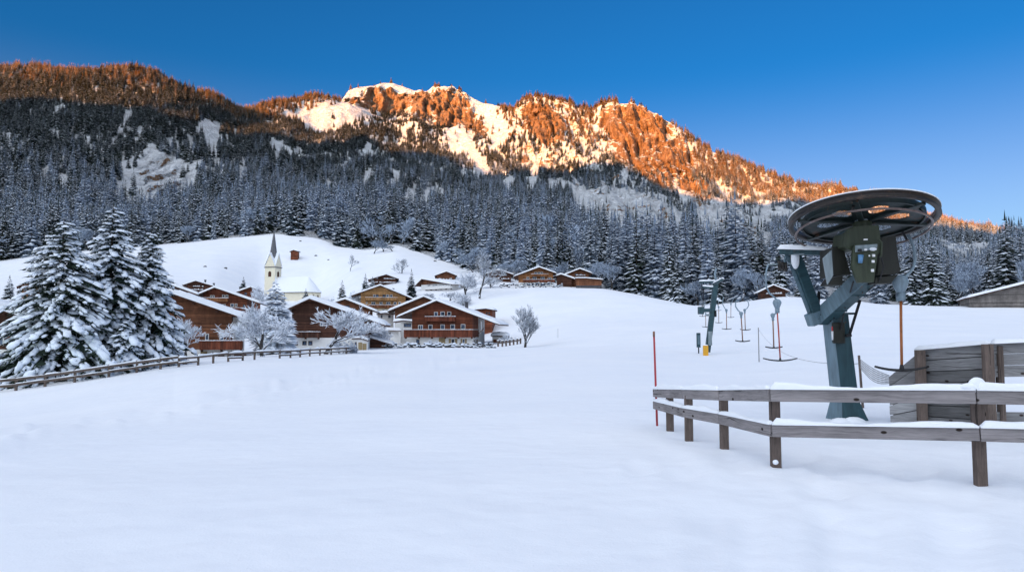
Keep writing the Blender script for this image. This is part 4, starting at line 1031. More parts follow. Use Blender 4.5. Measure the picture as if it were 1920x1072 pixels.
# ---- church
def church():
    Y = 300; O = at(511, 558, Y); r = R(-14); s = Y / F
    root = empty('church', O, 'white church with cream walls, pointed grey spire and snowy nave roof', 'church', None, r)
    pz = lambda py: CAMZ + (lambda d: d[2] / d[1])(ray(511, py)) * Y - O.z
    hw = 2.5; zt = pz(502.5)
    MB().box(-hw, hw, -hw, hw, -4, zt).build('tower', M['cream'], root)
    MB().box(-hw - .25, hw + .25, -hw - .25, hw + .25, zt + .002, zt + .35).build('cornice', M['slate'], root)
    za = pz(477); z0 = zt + .352
    gb = MB(); gs = MB()
    for k in range(4):
        Mx = rz(k * PI / 2)
        gb.add([Mx @ Vector(p) for p in ((-hw, -hw, z0), (hw, -hw, z0), (0, -hw, za), (-hw * .2, -hw * .2, z0), (hw * .2, -hw * .2, z0), (0, 0, za))], [(0, 1, 2), (0, 3, 4, 1), (0, 2, 5, 3), (1, 4, 5, 2)])
        for sg in (-1, 1):
            gs.add([Mx @ Vector(p) for p in ((sg * (hw + .25), -hw - .3, z0), (0, -hw - .3, za + .3), (0, 0, za + .45), (sg * (hw + .25), -hw - .3, z0 + .22), (0, -hw - .3, za + .62), (0, 0, za + .75))], [(0, 1, 4, 3), (3, 4, 5), (0, 1, 2)])
    gb.build('gable', M['cream'], root); gs.build('gable_snow', M['roof_snow'], root)
    zs = pz(431); b = z0 + (za - z0) * .45; MB().lathe([(2.05, b), (1.55, b + 3.2), (.95, b + (zs - b) * .55), (.06, zs), (0, zs)], 8, Matrix.Rotation(PI / 8, 4, 'Z')).build('spire', M['slate'], root)
    MB().tube([(0, 0, zs), (0, 0, zs + 1.6)], .06, 5).box(-.4, .4, -.05, .05, zs + .95, zs + 1.1).build('spire_cross', M['iron'], root)
    for k in range(4):
        Mx = rz(k * PI / 2); cz = z0 + 2.1
        ck = MB().lathe([(0, -.03), (.85, -.03), (.85, -.12), (.68, -.12), (.68, -.06), (0, -.06)], 20, Mx @ Matrix.Translation((0, -hw, cz)) @ Matrix.Rotation(-PI / 2, 4, 'X') @ Matrix.Scale(-1, 4, (0, 0, 1)))
        ck.build('clock_face', M['iron'], root)
        ap = [(-.72, 0), (.72, 0), (.72, 1.7)] + [(.72 * math.cos(a), 1.7 + .72 * math.sin(a)) for a in (.5, 1.05, 1.57, 2.1, 2.64)] + [(-.72, 1.7)]
        MB().prism([(x, zt - 4.0 + z) for x, z in ap], -hw - .06, -hw - .003, Mx).build('belfry_window', M['wood_dark'], root)
    # nave, running away to the right
    nl = 20; nx0 = hw; ze = pz(549); zr = pz(519.5); nd = 5.2
    MB().box(nx0 - .5, nx0 + nl - 5, -nd, nd, -5, ze).lathe([(nd, -5), (nd, ze)], 16, Matrix.Translation((nx0 + nl - 5, 0, 0))).build('nave', M['cream'], root)
    rf = MB(); x0, x1 = nx0 - .4, nx0 + nl - 5
    rf.add([(x0, -nd - .7, ze - .2), (x1, -nd - .7, ze - .2), (x1, 0, zr), (x0, 0, zr), (x0, nd + .7, ze - .2), (x1, nd + .7, ze - .2)], [(0, 1, 2, 3), (3, 2, 5, 4), (0, 3, 4)])
    fan = [(x1, 0, zr)] + [(x1 + (nd + .7) * math.sin(a), -(nd + .7) * math.cos(a), ze - .2) for a in [PI * i / 10 for i in range(11)]]
    rf.add(fan, [(0, i, i + 1) for i in range(1, 11)])
    ro = rf.build('roof', M['roof_snow'], root)
    MB().tube([(x0 + .2, -nd - .72, ze - .28), (x1, -nd - .72, ze - .28)] + [(p[0], p[1] * 1.0, ze - .28) for p in fan[2:7]], .12, 4).build('gutter', M['iron'], ro)
    for a in (.45, .95, 1.4):
        px_, py_ = x1 + (nd + .02) * math.sin(a), -(nd + .02) * math.cos(a)
        MB().prism([(-.4, ze - 3.6), (.4, ze - 3.6), (.4, ze - 1.7), (0, ze - 1.2), (-.4, ze - 1.7)], -.05, .04, Matrix.Translation((px_, py_, 0)) @ rz(a)).build('apse_window', M['wood_dark'], root)
    MB().box(nx0 + 6.6, nx0 + 6.8, -nd - .06, -nd - .003, -5, ze - .3).build('downpipe', M['iron'], root)
church()
WHEEL_C = (6.25, 12.1, 3.68); WHEEL_T = (-.043, -.20); WHEEL_R = 1.22; RING_R = 1.09; RING_OFF = (0, .04, -.205)
# ================================================================== fences, lift, things on the field
def frame_q(d, up=Vector((0, 0, 1))):
    x = d.normalized(); y = up.cross(x).normalized(); z = x.cross(y)
    return Matrix((x, y, z)).transposed().to_quaternion()
def beam(name, p0, p1, wy, wz, m, parent, c=.008, up=Vector((0, 0, 1)), base=Vector((0, 0, 0))):
    """timber or steel bar from p0 to p1 as an object whose local x runs along it"""
    p0, p1 = Vector(p0) - base, Vector(p1) - base; L = (p1 - p0).length
    return MB().bbox(0, L, -wy / 2, wy / 2, -wz / 2, wz / 2, c).build(name, m, parent, False, p0, frame_q(p1 - p0, up))
def snow_line(p0, p1, w, h, seed, lump=.6, n=None, dz=0):
    """soft ridge of snow lying along an edge; returns a mesh builder in the coordinates of p0, p1"""
    p0, p1 = Vector(p0), Vector(p1); d = p1 - p0; L = d.length; n = n or max(6, int(L / .05)); mb = MB(); s = Vector((-d.y, d.x, 0)).normalized(); m = 7; vs = []; fs = []
    for i in range(n + 1):
        t = i / n; e = min(1, min(t, 1 - t) * L / .06 + .15)
        hh = h * max(.12, 1 + lump * float(gnoise(t * L * 1.1 + seed * 7.3, seed * 1.7)) * 1.5 + .35 * lump * float(gnoise(t * L * 5 + seed, 2.2))) * e
        ww = w * (1 + .14 * float(gnoise(t * L * 4 + seed, 5.1)))
        for k in range(m + 1):
            a = PI * k / m
            vs.append(p0 + d * t + s * (math.cos(a) * ww / 2) + Vector((0, 0, dz + math.sin(a) ** .7 * hh - (.012 if k in (0, m) else 0))))
    w_ = m + 1
    for i in range(n):
        for k in range(m): a = i * w_ + k; fs.append((a, a + 1, a + 1 + w_, a + w_))
    fs.append(tuple(range(w_ - 1, -1, -1))); fs.append(tuple(range(n * w_, n * w_ + w_)))
    return mb.add(vs, fs)

# ---- plank fence in the right foreground
fr = empty('plank_fence', gpt(1462, 8.5), 'weathered grey two rail plank fence capped with snow in the right foreground', 'fence')
b0 = Vector(fr.location)
POSTS = [(1230.5, 787, 13.0, 728), (1258, 800, 12.1, 738), (1294, 821, 10.9, 741), (1361, 840, 9.95, 745), (1459, 877, 8.5, 738), (1847, 907, 7.6, 732), (2300, 935, 6.9, 738)]
rails_t = [(1226, 736, 13.0), (1281, 738, 11.05), (1350, 740, 9.98), (1444, 740, 8.42), (1830, 743, 7.52), (2310, 750, 6.8)]
rails_b = [(1226, 758, 13.0), (1281, 772, 11.05), (1350, 784, 9.98), (1447, 806, 8.42), (1837, 813, 7.52), (2320, 825, 6.8)]
for px, py, Y, pt in POSTS[1:]:
    p = at(px, py, Y); x = p.x; z0 = gz(x, Y) - .35
    beam('post', (x, Y + .07, z0), (x, Y + .07, at(px, pt, Y).z), .115 if Y < 10 else .12, .09, M['rail_brown'], fr, .008, Vector((0, 1, 0)), b0)
def rail_run(pts, hpx, sn):
    for i in range(len(pts) - 1):
        a, b = at(*pts[i]), at(*pts[i + 1]); d = (b - a).normalized(); a2 = a + d * .006; b2 = b - d * .006
        beam('rail', a2, b2, .045, hpx, M['rail'], fr, .006, Vector((0, 0, 1)), b0)
        up = Vector((0, 0, hpx / 2))
        snow_line(a2 + up - b0, b2 + up - b0, .085, sn, i + int(hpx * 900), .8).build('rail_snow', M['snow'], fr, True)
rail_run(rails_t, .158, .052)
rail_run(rails_b, .158, .045)
# the big lump on the top rail and the little one stuck to a post
pl = at(1832, 719, 7.55); MB().blob(pl - b0 + Vector((0, 0, -.015)), .095, .05, .085, 16, 10, .03).blob(pl - b0 + Vector((.07, 0, -.03)), .16, .05, .05, 16, 8, .03).blob(pl - b0 + Vector((-.06, 0, -.035)), .13, .05, .045, 16, 8, .03).build('snow_lump', M['snow'], fr, True)
pl = at(1454, 866, 8.38); MB().blob(pl - b0, .035, .03, .03, 10, 6, .1).build('snow_lump', M['snow'], fr, True)
# the red pole at its end
p = gpt(1230, 12.9); tp = at(1226, 622, 12.9); mp = empty('marker_pole', p, 'thin red marker pole at the far end of the plank fence', 'pole')
MB().tube([(0, 0, -.3), Vector(tp - p)], [.022, .018], 8).build('shaft', M['marker'], mp, True)
MB().tube([Vector(tp - p) + Vector((0, 0, -.09)), Vector(tp - p) + Vector((0, 0, .01))], .021, 8).build('tip', M['pole_brown'], mp, True)

# ---- board wall of the snow pit
bw = empty('board_wall', gpt(1720, 12.6), 'dark plank retaining wall with snow cap at the right edge behind the fence', 'wooden wall'); b1 = Vector(bw.location)
def boards(name, A, B, zA, zB, n, m, gaps=(), t=.05, zlo=None, slope=False):
    """horizontal boards between two upright lines; zA, zB: (bottom, top) at both ends"""
    d = (B - A); d.z = 0; L = d.length; q = frame_q(d); mb = MB(); tones = []
    for i in range(n):
        if i in gaps: continue
        tones += [rnd.uniform(-.45, .6) + (.7 if name == 'board_wing' else 0)] * 6
        f0, f1 = i / n, (i + 1) / n; e = .007 if not gaps else .004; o = rnd.uniform(-.006, .006) + .012 * (i % 2)
        za0, za1 = zA[0] + (zA[1] - zA[0]) * f0 + e, zA[0] + (zA[1] - zA[0]) * f1 - e
        zb0, zb1 = zB[0] + (zB[1] - zB[0]) * f0 + e, zB[0] + (zB[1] - zB[0]) * f1 - e
        vs = [(0, o, za0), (L, o, zb0), (L, o, zb1), (0, o, za1), (0, o + t, za0), (L, o + t, zb0), (L, o + t, zb1), (0, o + t, za1)]
        mb.add(vs, [(0, 1, 2, 3), (4, 7, 6, 5), (0, 4, 5, 1), (2, 6, 7, 3), (0, 3, 7, 4), (1, 5, 6, 2)])
    if not gaps:                                  # added backing panel, toned dark so the seams read as shadow
        mb.add([(.02, .085, zA[0]), (L - .02, .085, zB[0]), (L - .02, .085, zB[1] - .03), (.02, .085, zA[1] - .03), (.02, .11, zA[0]), (L - .02, .11, zB[0]), (L - .02, .11, zB[1] - .03), (.02, .11, zA[1] - .03)], [(0, 1, 2, 3), (4, 7, 6, 5), (0, 4, 5, 1), (2, 6, 7, 3), (0, 3, 7, 4), (1, 5, 6, 2)]); tones += [-.3] * 6
    o = mb.build(name, m, bw, False, (A.x - b1.x, A.y - b1.y, -b1.z), q)
    ta = o.data.attributes.new('tone', 'FLOAT', 'FACE'); ta.data.foreach_set('value', tones); return o
A = at(1722, 790, 12.6); B = at(1862, 795, 11.7); Cc = at(2200, 800, 11.0); D_ = at(1669, 788, 13.0)
zt = lambda px, py, Y: at(px, py, Y).z
boards('board_panel', A, B, (-.25, zt(1722, 656, 12.6)), (-.25, zt(1862, 644, 11.7)), 8, M['board_dark'])
boards('board_panel', B, Cc, (-.25, zt(1862, 643, 11.7)), (-.25, zt(2200, 628, 11.0)), 9, M['board_dark'], gaps=(1, 3, 5))
boards('board_wing', D_, A, (-.25, zt(1669, 706, 13.0)), (-.25, zt(1722, 664, 12.6)), 6, M['board_dark'])
for px, Y, py, ww in ((1726, 12.52, 656, .15), (1853, 11.66, 645, .15), (1874, 11.75, 648, .09), (2190, 10.95, 632, .15)):
    p = at(px, 790, Y); beam('post', (p.x, Y - .06, -.3), (p.x, Y - .06, zt(px, py, Y)), ww, .11, M['rail_brown'], bw, .008, Vector((0, 1, 0)), b1)
a_, b_ = at(1717, 655, 12.6), at(1858, 643, 11.7); c_ = at(2200, 627, 11.0)
mb = snow_line(a_ - b1, b_ - b1, .2, .065, 3, .25); mb2 = snow_line(b_ - b1, c_ - b1, .2, .06, 5, .4); mb.add(mb2.v, mb2.f)
mb.build('snow_cap', M['snow'], bw, True)
# net and its stake
p = gpt(1613.5, 15.5); tp = at(1610.5, 666, 15.5); st = empty('stake', p, 'thin wooden stake right of the lift column holding a net', 'stake')
MB().tube([(0, 0, -.3), tp - p], [.03, .026], 7).build('shaft', M['rail_brown'], st, True)
net = MB(); e0, e1 = at(1612, 673, 15.4), at(1612, 688, 15.4); f0_, f1_ = at(1668, 704, 13.05), at(1668, 718, 13.05)
for k in range(7):
    t = k / 6; a, b = e0.lerp(e1, t), f0_.lerp(f1_, t)
    net.tube([a.lerp(b, s / 8) - Vector((0, 0, .10 * math.sin(PI * s / 8) * (.4 + t))) for s in range(9)], .007, 4, False)
for s in range(1, 24):
    u = s / 24; a, b = e0.lerp(f0_, u) - Vector((0, 0, .10 * math.sin(PI * u) * .4)), e1.lerp(f1_, u) - Vector((0, 0, .10 * math.sin(PI * u) * 1.4))
    net.tube([a, b], .004, 3, False)
tag(net.build('safety_net', M['net']), 'sagging grey safety net between the stake and the board wall', 'net')

# ---- drive station of the tow
O = gpt(1587, 13.5); ds = empty('lift_station', O, 'blue grey ski tow drive station with a big dark wheel and olive motor housing', 'ski lift station')
Pq = lambda px, py, Y: at(px, py, Y) - O
def sbar(name, p0, p1, wy, wz, m, parent=ds, c=.008, up=Vector((0, 0, 1))): return beam(name, p0, p1, wy, wz, m, parent, c, up)
c0, c1 = Pq(1588, 782, 13.5), Pq(1566, 590, 13.4)
front = Vector((.15, -.99, 0))
col = MB(); dd = (c1 - c0); X = Vector((.99, .15, 0)); Yv = Vector((-.15, .99, 0))
def quadring(cn, hx, hy): return [cn + X * sx * hx + Yv * sy * hy for sx, sy in ((-1, -1), (1, -1), (1, 1), (-1, 1))]
st_ = [(c0 - dd * .12, .33, .30), (c0 + dd * .02, .255, .24), (c0 + dd * .16, .185, .18), (c0 + dd * .22, .175, .172), (c1, .165, .165)]
vs = []; fs = []
for cn, hx, hy in st_: vs += quadring(cn, hx, hy)
for i in range(len(st_) - 1):
    for k in range(4): j = (k + 1) % 4; fs.append((i * 4 + k, i * 4 + j, i * 4 + 4 + j, i * 4 + 4 + k))
fs.append((16, 17, 18, 19)); col.add(vs, fs); col.build('column', M['teal'], ds)
# thin lighter skin painting the column's left face as lit, end plate, flange
lit_skin = MB(); vs = []
for cn, hx, hy in st_:
    vs += [cn - X * (hx + .012) - Yv * hy, cn - X * (hx + .012) + Yv * hy, cn - X * (hx + .002) - Yv * hy, cn - X * (hx + .002) + Yv * hy]
fs = []
for i in range(len(st_) - 1):
    a = i * 4; fs += [(a, a + 4, a + 5, a + 1), (a, a + 2, a + 6, a + 4), (a + 1, a + 5, a + 7, a + 3)]
lit_skin.add(vs, fs).build('column_lit_skin', M['teal_light'], ds)
MB().bbox(-.26, .26, -.24, .24, -.02, .02, .005, Matrix.Translation(c1 + Vector((0, 0, .02))) @ rz(.15)).build('flange', M['teal'], ds)
a0, a1 = Pq(1541, 597, 13.45), Pq(1640, 506, 12.1)
sbar('boom', a0, a1, .28, .30, M['teal'])
sbar('boom_lit_skin', a0 + Vector((-.144, -.06, 0)), a1 + Vector((-.144, -.06, 0)), .012, .30, M['teal_light'])  # brighter skin: the boom's lit side put into colour
s0, s1 = Pq(1536, 603, 13.35), Pq(1487, 474, 13.3)
sbar('strut', s0, s1, .18, .20, M['teal'])
sbar('strut_lit_skin', s0 + Vector((-.095, -.02, 0)), s1 + Vector((-.095, -.02, 0)), .008, .16, M['teal_light'])  # pale strip painting the strut's left side as lit
sbar('bracket', Pq(1517, 601, 13.3), Pq(1546, 588, 13.4), .2, .24, M['teal_light'])
sbar('outrigger', Pq(1462, 471, 13.3), Pq(1572, 474, 12.7), .1, .12, M['teal'])
snow_line(Pq(1459, 466.5, 13.3), Pq(1556, 469, 12.75), .16, .07, 4, .3).build('arm_snow', M['snow'], ds, True)
MB().blob(Pq(1491, 485, 13.16), .085, .05, .2, 12, 8, .06).build('arm_snow', M['snow'], ds, True)
for f in (.30, .62):
    q = a0.lerp(a1, f); sbar('boom_band', q, q + (a1 - a0).normalized() * .035, .305, .325, M['teal'])
bolts = MB()
for f in (.05, .12, .34, .58, .66, .9):
    for k in (-1, 1): bolts.blob(a0.lerp(a1, f) + Vector((.05, -.148, .10 * k)), .014, .014, .014, 8, 4)
for f in (.04, .10, .90, .95):
    for k in (-1, 1): bolts.blob(s0.lerp(s1, f) + Vector((.035 * k, -.097, 0)), .012, .012, .012, 8, 4)
for k in range(4): bolts.blob(c1 + Vector((-.2 + k * .13, -.235, .02)), .014, .014, .012, 8, 4)
tag(bolts.build('bolts', M['rim'], ds, True), kind='stuff')
MB().tube([Pq(1600, 528, 11.9), Pq(1594, 548, 12.5), Pq(1584, 570, 13.0), Pq(1580, 600, 13.12), Pq(1576, 618, 13.15)], .014, 7).build('cable', M['black'], ds, True)
MB().tube([Pq(1649, 470, 11.7), Pq(1657, 500, 11.75), Pq(1648, 528, 11.9), Pq(1628, 545, 12.4)], .012, 7).build('cable', M['black'], ds, True)
# guide pulleys on the outrigger
pu = MB(); ax = Pq(1468, 497, 13.25); Mx0 = frame_q(Vector((.95, -.3, 0))).to_matrix().to_4x4() @ Matrix.Rotation(PI / 2, 4, 'Y')
for k in range(3):
    pu.lathe([(.03, -.022), (.10, -.022), (.085, 0), (.10, .022), (.03, .022)], 20, Matrix.Translation(ax + Vector((-.075 + k * .062, 0, -.02 * k))) @ Mx0, True)
pu.build('guide_pulley', M['rim'], ds, True)
sbar('pulley_axle', Pq(1441, 496, 13.3), Pq(1486, 494, 13.2), .03, .03, M['grey_paint'])
sbar('pulley_bracket', Pq(1476, 470, 13.3), Pq(1470, 496, 13.25), .04, .05, M['teal_light'])
sbar('guide_rod', Pq(1478, 477, 13.2), Pq(1508, 476.5, 12.95), .02, .02, M['grey_paint'])
# hydraulic ram, lamp
sbar('ram', Pq(1613, 562, 13.1), Pq(1593, 627, 13.2), .05, .05, M['iron']); sbar('ram_pin', Pq(1586, 629, 13.15), Pq(1596, 628, 13.15), .06, .06, M['iron'])
sbar('inner_post', Pq(1608, 520, 12.9), Pq(1606, 566, 13.1), .06, .06, M['iron'])
sbar('wedge', Pq(1532, 598, 13.4), Pq(1536, 546, 13.4), .02, .06, M['iron'])
lp0 = Pq(1564, 637, 13.2); lm = MB().tube([lp0, lp0 + Vector((-.01, 0, .17))], .042, 12).build('signal_lamp', M['white'], ds, True)
MB().tube([lp0 + Vector((-.01, 0, .171)), lp0 + Vector((-.012, 0, .25)), lp0 + Vector((-.012, 0, .285))], [.032, .03, .008], 10).build('lamp_cap', M['red'], lm, True)
MB().bbox(-.12, .12, -.03, .03, -.22, .18, .01, Matrix.Translation(Pq(1572, 622, 13.2)) @ rz(.15)).build('cable_box', M['green_dark'], ds)
# snow against the foot
fs_ = MB(); 
for px, py, rr, h_ in ((1576, 785, .20, .10), (1600, 785, .24, .12), (1588, 787, .50, .06)):
    fs_.blob(Pq(px, py + 8, 13.15), rr, .14, h_, 14, 8, .08)
fs_.build('foot_snow', M['snow'], ds, True)
# housing: outlines of the covers as seen from the valley side, with their depth running along the line of the tow
def cover(name, pts, Y, depth, m, parent=ds, lean=0):
    q = [Pq(px, py, Y) for px, py in pts]; n = len(q); back = Vector((.12, .99, lean)) * depth
    vs = q + [p + back for p in q]; fs = [tuple(range(n)), tuple(reversed(range(n, 2 * n)))]
    for i in range(n): j = (i + 1) % n; fs.append((i, i + n, j + n, j))
    mb = MB().add(vs, fs); o = mb.build(name, m, parent)
    bv = o.modifiers.new('edge', 'BEVEL'); bv.width = .012; bv.segments = 2; bv.limit_method = 'ANGLE'
    return o
cover('gearbox', [(1583, 436), (1600, 424), (1648, 422), (1653, 456), (1646, 466), (1598, 470), (1580, 462)], 11.75, .55, M['green'])
cover('front_cover', [(1603, 458), (1652, 456), (1653, 470), (1646, 478), (1639, 529), (1609, 530), (1598, 500), (1600, 470)], 11.62, .10, M['green'])
cover('motor_cover', [(1561, 463), (1581, 462), (1596, 514), (1561, 518)], 12.0, .7, M['green_dark'])
cover('motor_cover', [(1543, 484), (1560, 468), (1563, 516), (1552, 534), (1547, 508)], 11.95, .05, M['grey_paint'])
cover('motor_cover', [(1563, 520), (1581, 516), (1580, 534), (1553, 534)], 11.97, .5, M['green_dark'])
cover('side_housing', [(1652, 445), (1680, 441), (1684, 480), (1689, 508), (1680, 514), (1645, 516), (1648, 480)], 11.85, .6, M['green_dark'])
cover('side_housing', [(1642, 519), (1684, 515), (1671, 531), (1640, 532)], 11.9, .5, M['green_dark'])
cover('control_plate', [(1604, 460), (1646, 457), (1645, 467), (1604, 473)], 11.58, .03, M['grey_paint'])
for px, py, w_, h_, m in ((1638, 479, .035, .022, 'white'), (1637, 490, .035, .022, 'white'), (1636, 507, .035, .024, 'white'), (1623, 449, .05, .012, 'white'), (1612, 469, .05, .022, 'iron'), (1623, 468, .035, .016, 'white'), (1630, 479.5, .015, .015, 'white')):
    MB().bbox(-w_ / 1.6, w_ / 1.6, -.012, .012, -h_, h_, .003, Matrix.Translation(Pq(px, py, 11.55))).build('label_plate', M[m], ds)
MB().tube([Pq(1614, 478, 11.57), Pq(1613, 493, 11.57)], [.045, .035], 10).build('grease_bottle', M['blue'], ds, True)
MB().blob(Pq(1637, 467, 11.56), .06, .04, .03, 12, 6, .1).build('housing_snow', M['snow'], ds, True)
MB().tube([Pq(1646, 449, 11.6), Pq(1653, 454, 11.6), Pq(1652, 480, 11.6), Pq(1649, 482, 11.6)], .018, 7).build('hose', M['green'], ds, True)

# the wheel
WC = Vector(WHEEL_C) - O; nrm = Vector((-WHEEL_T[0], -WHEEL_T[1], 1)).normalized()
WM = Matrix.Translation(WC) @ Vector((0, 0, 1)).rotation_difference(nrm).to_matrix().to_4x4()
RW = WHEEL_R
wo = MB().lathe([(RW - .09, -.05), (RW, -.06), (RW, -.04), (RW - .035, -.03), (RW - .035, .03), (RW, .04), (RW, .06), (RW - .09, .05)], 96, WM, True).build('bull_wheel', M['rim'], ds, True)
MB().lathe([(RW - .09, .061), (RW - .03, .088), (RW + .004, .08), (RW + .006, .061)], 96, WM, True).build('rim_snow', M['snow'], wo, True)
dk = MB(); nT, nR = 96, 10; r_in, r_out = .12, RW - .25; vs = []; fs = []
def hole(t, r): 
    a = (t * 6) % 1 - .5; rr = (r - .53 * r_out / .95) / .20
    return (a / .26) ** 2 + rr ** 2 < 1
RR = [r_in + (r_out - r_in) * i / 22 for i in range(23)]
for k in range(nT * 2):
    for r_ in RR: vs += [(r_ * math.cos(PI * k / nT), r_ * math.sin(PI * k / nT), -.03), (r_ * math.cos(PI * k / nT), r_ * math.sin(PI * k / nT), -.015)]
nr2 = len(RR) * 2
for k in range(nT * 2):
    j = (k + 1) % (nT * 2)
    for i in range(22):
        if hole((k + .5) / (nT * 2), (RR[i] + RR[i + 1]) / 2): continue
        a = k * nr2 + i * 2; b = j * nr2 + i * 2
        fs.append((a, a + 2, b + 2, b)); fs.append((a + 1, b + 1, b + 3, a + 3))
dk.add([WM @ Vector(v) for v in vs], fs).lathe([(r_out, -.07), (r_out + .03, -.07), (r_out + .03, .03), (r_out, .03)], 96, WM, True)
dk.build('wheel_disc', M['wheel'], wo)
for k in range(6):
    a = PI / 6 + k * PI / 3
    MB().bbox(.15, RW - .10, -.045, .045, -.08, -.032, .006, WM @ rz(a + .5)).build('spoke', M['wheel'], wo)
MB().lathe([(0, -.06), (.16, -.06), (.17, -.28), (.22, -.30), (.22, -.46), (0, -.46)], 32, WM).build('hub', M['green'], wo)
# catch ring hung under the wheel
RMx = WM @ Matrix.Translation(RING_OFF); rr = RING_R
ring = MB(); m = 8; ring.lathe([(rr + .02 * math.cos(2 * PI * k / m), .02 * math.sin(2 * PI * k / m)) for k in range(m)], 96, RMx, True)
ro_ = ring.build('catch_ring', M['rail_tube'], ds, True)
for k in range(5):
    a = .35 + k * 2 * PI / 5
    p0_ = RMx @ Vector((rr * math.cos(a), rr * math.sin(a), 0)); p1_ = WM @ Vector(((r_out - .02) * math.cos(a), (r_out - .02) * math.sin(a), -.06))
    sbar('ring_bracket', p0_, p1_, .05, .02, M['iron'])
# haul rope from the wheel up the slope (out and back) past the tower
rope = MB(); wl_ = WM @ Vector((-RW * .98, .1, 0)) + O; wr_ = WM @ Vector((RW * .9, .35, 0)) + O
for a, t_, e in ((wl_, at(1322, 533, 66), at(1372, 556, 182)), (wr_, at(1352, 529, 66), at(1383, 556, 182))):
    for q0, q1, sag in ((a, t_, .5), (t_, e, .8)):
        rope.tube([q0.lerp(q1, s / 12) - Vector((0, 0, sag * 4 * (s / 12) * (1 - s / 12))) for s in range(13)], .007, 4, False)
tag(rope.build('haul_rope', M['iron']), 'thin dark haul rope running from the big wheel up to the lift tower', 'cable')

# ---- T-bar hangers
def tbar(label, unit, bar, bw_px, Y, hook, m, yaw=0.0, k=1.0):
    """unit: pixel of the spring box, bar: pixel of the crossbar, hook: pixels of the bent hanger from its top down"""
    u = at(*unit, Y); root = empty('t_bar', u, label, 't-bar', 'T-bar hangers along the tow rope')
    b_ = at(*bar, Y) - u; s = k
    MB().tube([at(px, py, Y) - u for px, py in hook], [(.028 if Y < 30 else .045) * s] * len(hook), 8).build('hanger', M['hanger'], root, True)
    MB().lathe([(0, -.16 * s), (.07 * s, -.15 * s), (.12 * s, -.05 * s), (.15 * s, .05 * s), (.12 * s, .13 * s), (.05 * s, .17 * s), (0, .17 * s)], 14, Matrix.Scale(.72, 4, (0, 1, 0))).box(-.06 * s, .06 * s, -.05 * s, .05 * s, -.30 * s, -.15 * s).build('spring_box', M['hanger'], root, True)
    MB().tube([(0, 0, -.28 * s), (b_.x * .5, 0, b_.z * .5), (b_.x, 0, b_.z + .02)], .024 * s if Y < 30 else .042, 8).build('pole', M[m], root, True)
    hw = bw_px / 2 * Y / F; w = .026 if Y < 30 else .046
    pts = [Vector((b_.x + hw * t * math.cos(yaw), hw * t * math.sin(yaw), b_.z + .085 * hw / .6 * t * t)) for t in [-1 + i / 6 for i in range(13)]]
    cb = MB().tube(pts, [w * (1 - .25 * abs(t)) for t in [-1 + i / 6 for i in range(13)]], 8).lathe([(w, -.01), (w * 1.7, .0), (w * 1.3, .06), (w, .10)], 10, Matrix.Translation((b_.x, 0, b_.z)))
    cb.build('crossbar', M['black'], root, True)
    return root
tbar('largest T-bar with a thick orange pole hanging right of the lift column', (1688, 533), (1691, 694), 100, 12.25, [(1702, 440), (1708, 450), (1714, 468), (1716, 486), (1712, 502), (1704, 513), (1695, 521), (1689, 529)], 'pole_orange')
tbar('T-bar with a red orange pole left of the lift column', (1457, 570), (1463, 676), 64, 23, [(1441, 494), (1437, 506), (1435.5, 522), (1437, 538), (1443, 550), (1452, 557), (1457, 563)], 'pole_red')
tbar('T-bar with a thin grey pole half behind the red orange one', (1449, 592), (1451, 652), 32, 42, [(1461, 578), (1459, 585), (1454, 588), (1449, 589)], 'pole_brown')
tbar('brown poled T-bar hanging lowest in the row beyond the red one', (1389.6, 588.5), (1392.5, 640), 28, 50, [(1385, 566), (1381, 563), (1379, 568), (1379.5, 575), (1384, 582), (1389, 586)], 'pole_brown')
tbar('T-bar with its hook bent to the right beside the lowest brown poled one', (1396.3, 582), (1397.5, 618.5), 20, 68, [(1399, 563), (1403, 566), (1404, 572), (1401, 578), (1397, 580)], 'pole_brown')
tbar('T-bar with its hook bent to the left in the middle of the row', (1362, 582), (1362.5, 617), 18.5, 74, [(1357, 556), (1355, 563), (1355.5, 571), (1359, 578), (1362, 580)], 'pole_brown')
tbar('small far T-bar hanging between the two hooked ones', (1370.5, 570), (1370.3, 595), 12.4, 108, [(1376, 557), (1374, 563), (1371, 568)], 'pole_brown', 0, .9)
tbar('small far T-bar just right of the lift tower', (1347.5, 576), (1347.7, 605), 14, 98, [(1342, 563), (1343, 569), (1347, 574)], 'pole_brown', 0, .9)
tbar('far T-bar hanging in front of the lift tower foot', (1323, 588), (1323.5, 613), 15, 92, [(1322, 566), (1321, 576), (1323, 586)], 'pole_brown', 0, .8)
tbar('tiny far T-bar crossing behind the lift tower platform', (1347, 566), (1347.5, 582), 10, 135, [(1350, 556), (1348, 561), (1347, 564)], 'pole_brown', 0, .8)
tbar('far T-bar with its bar at the left end of the tower platform', (1317, 570), (1317.5, 593), 13, 105, [(1313, 553), (1315, 562), (1317, 568)], 'pole_brown', 0, .8)

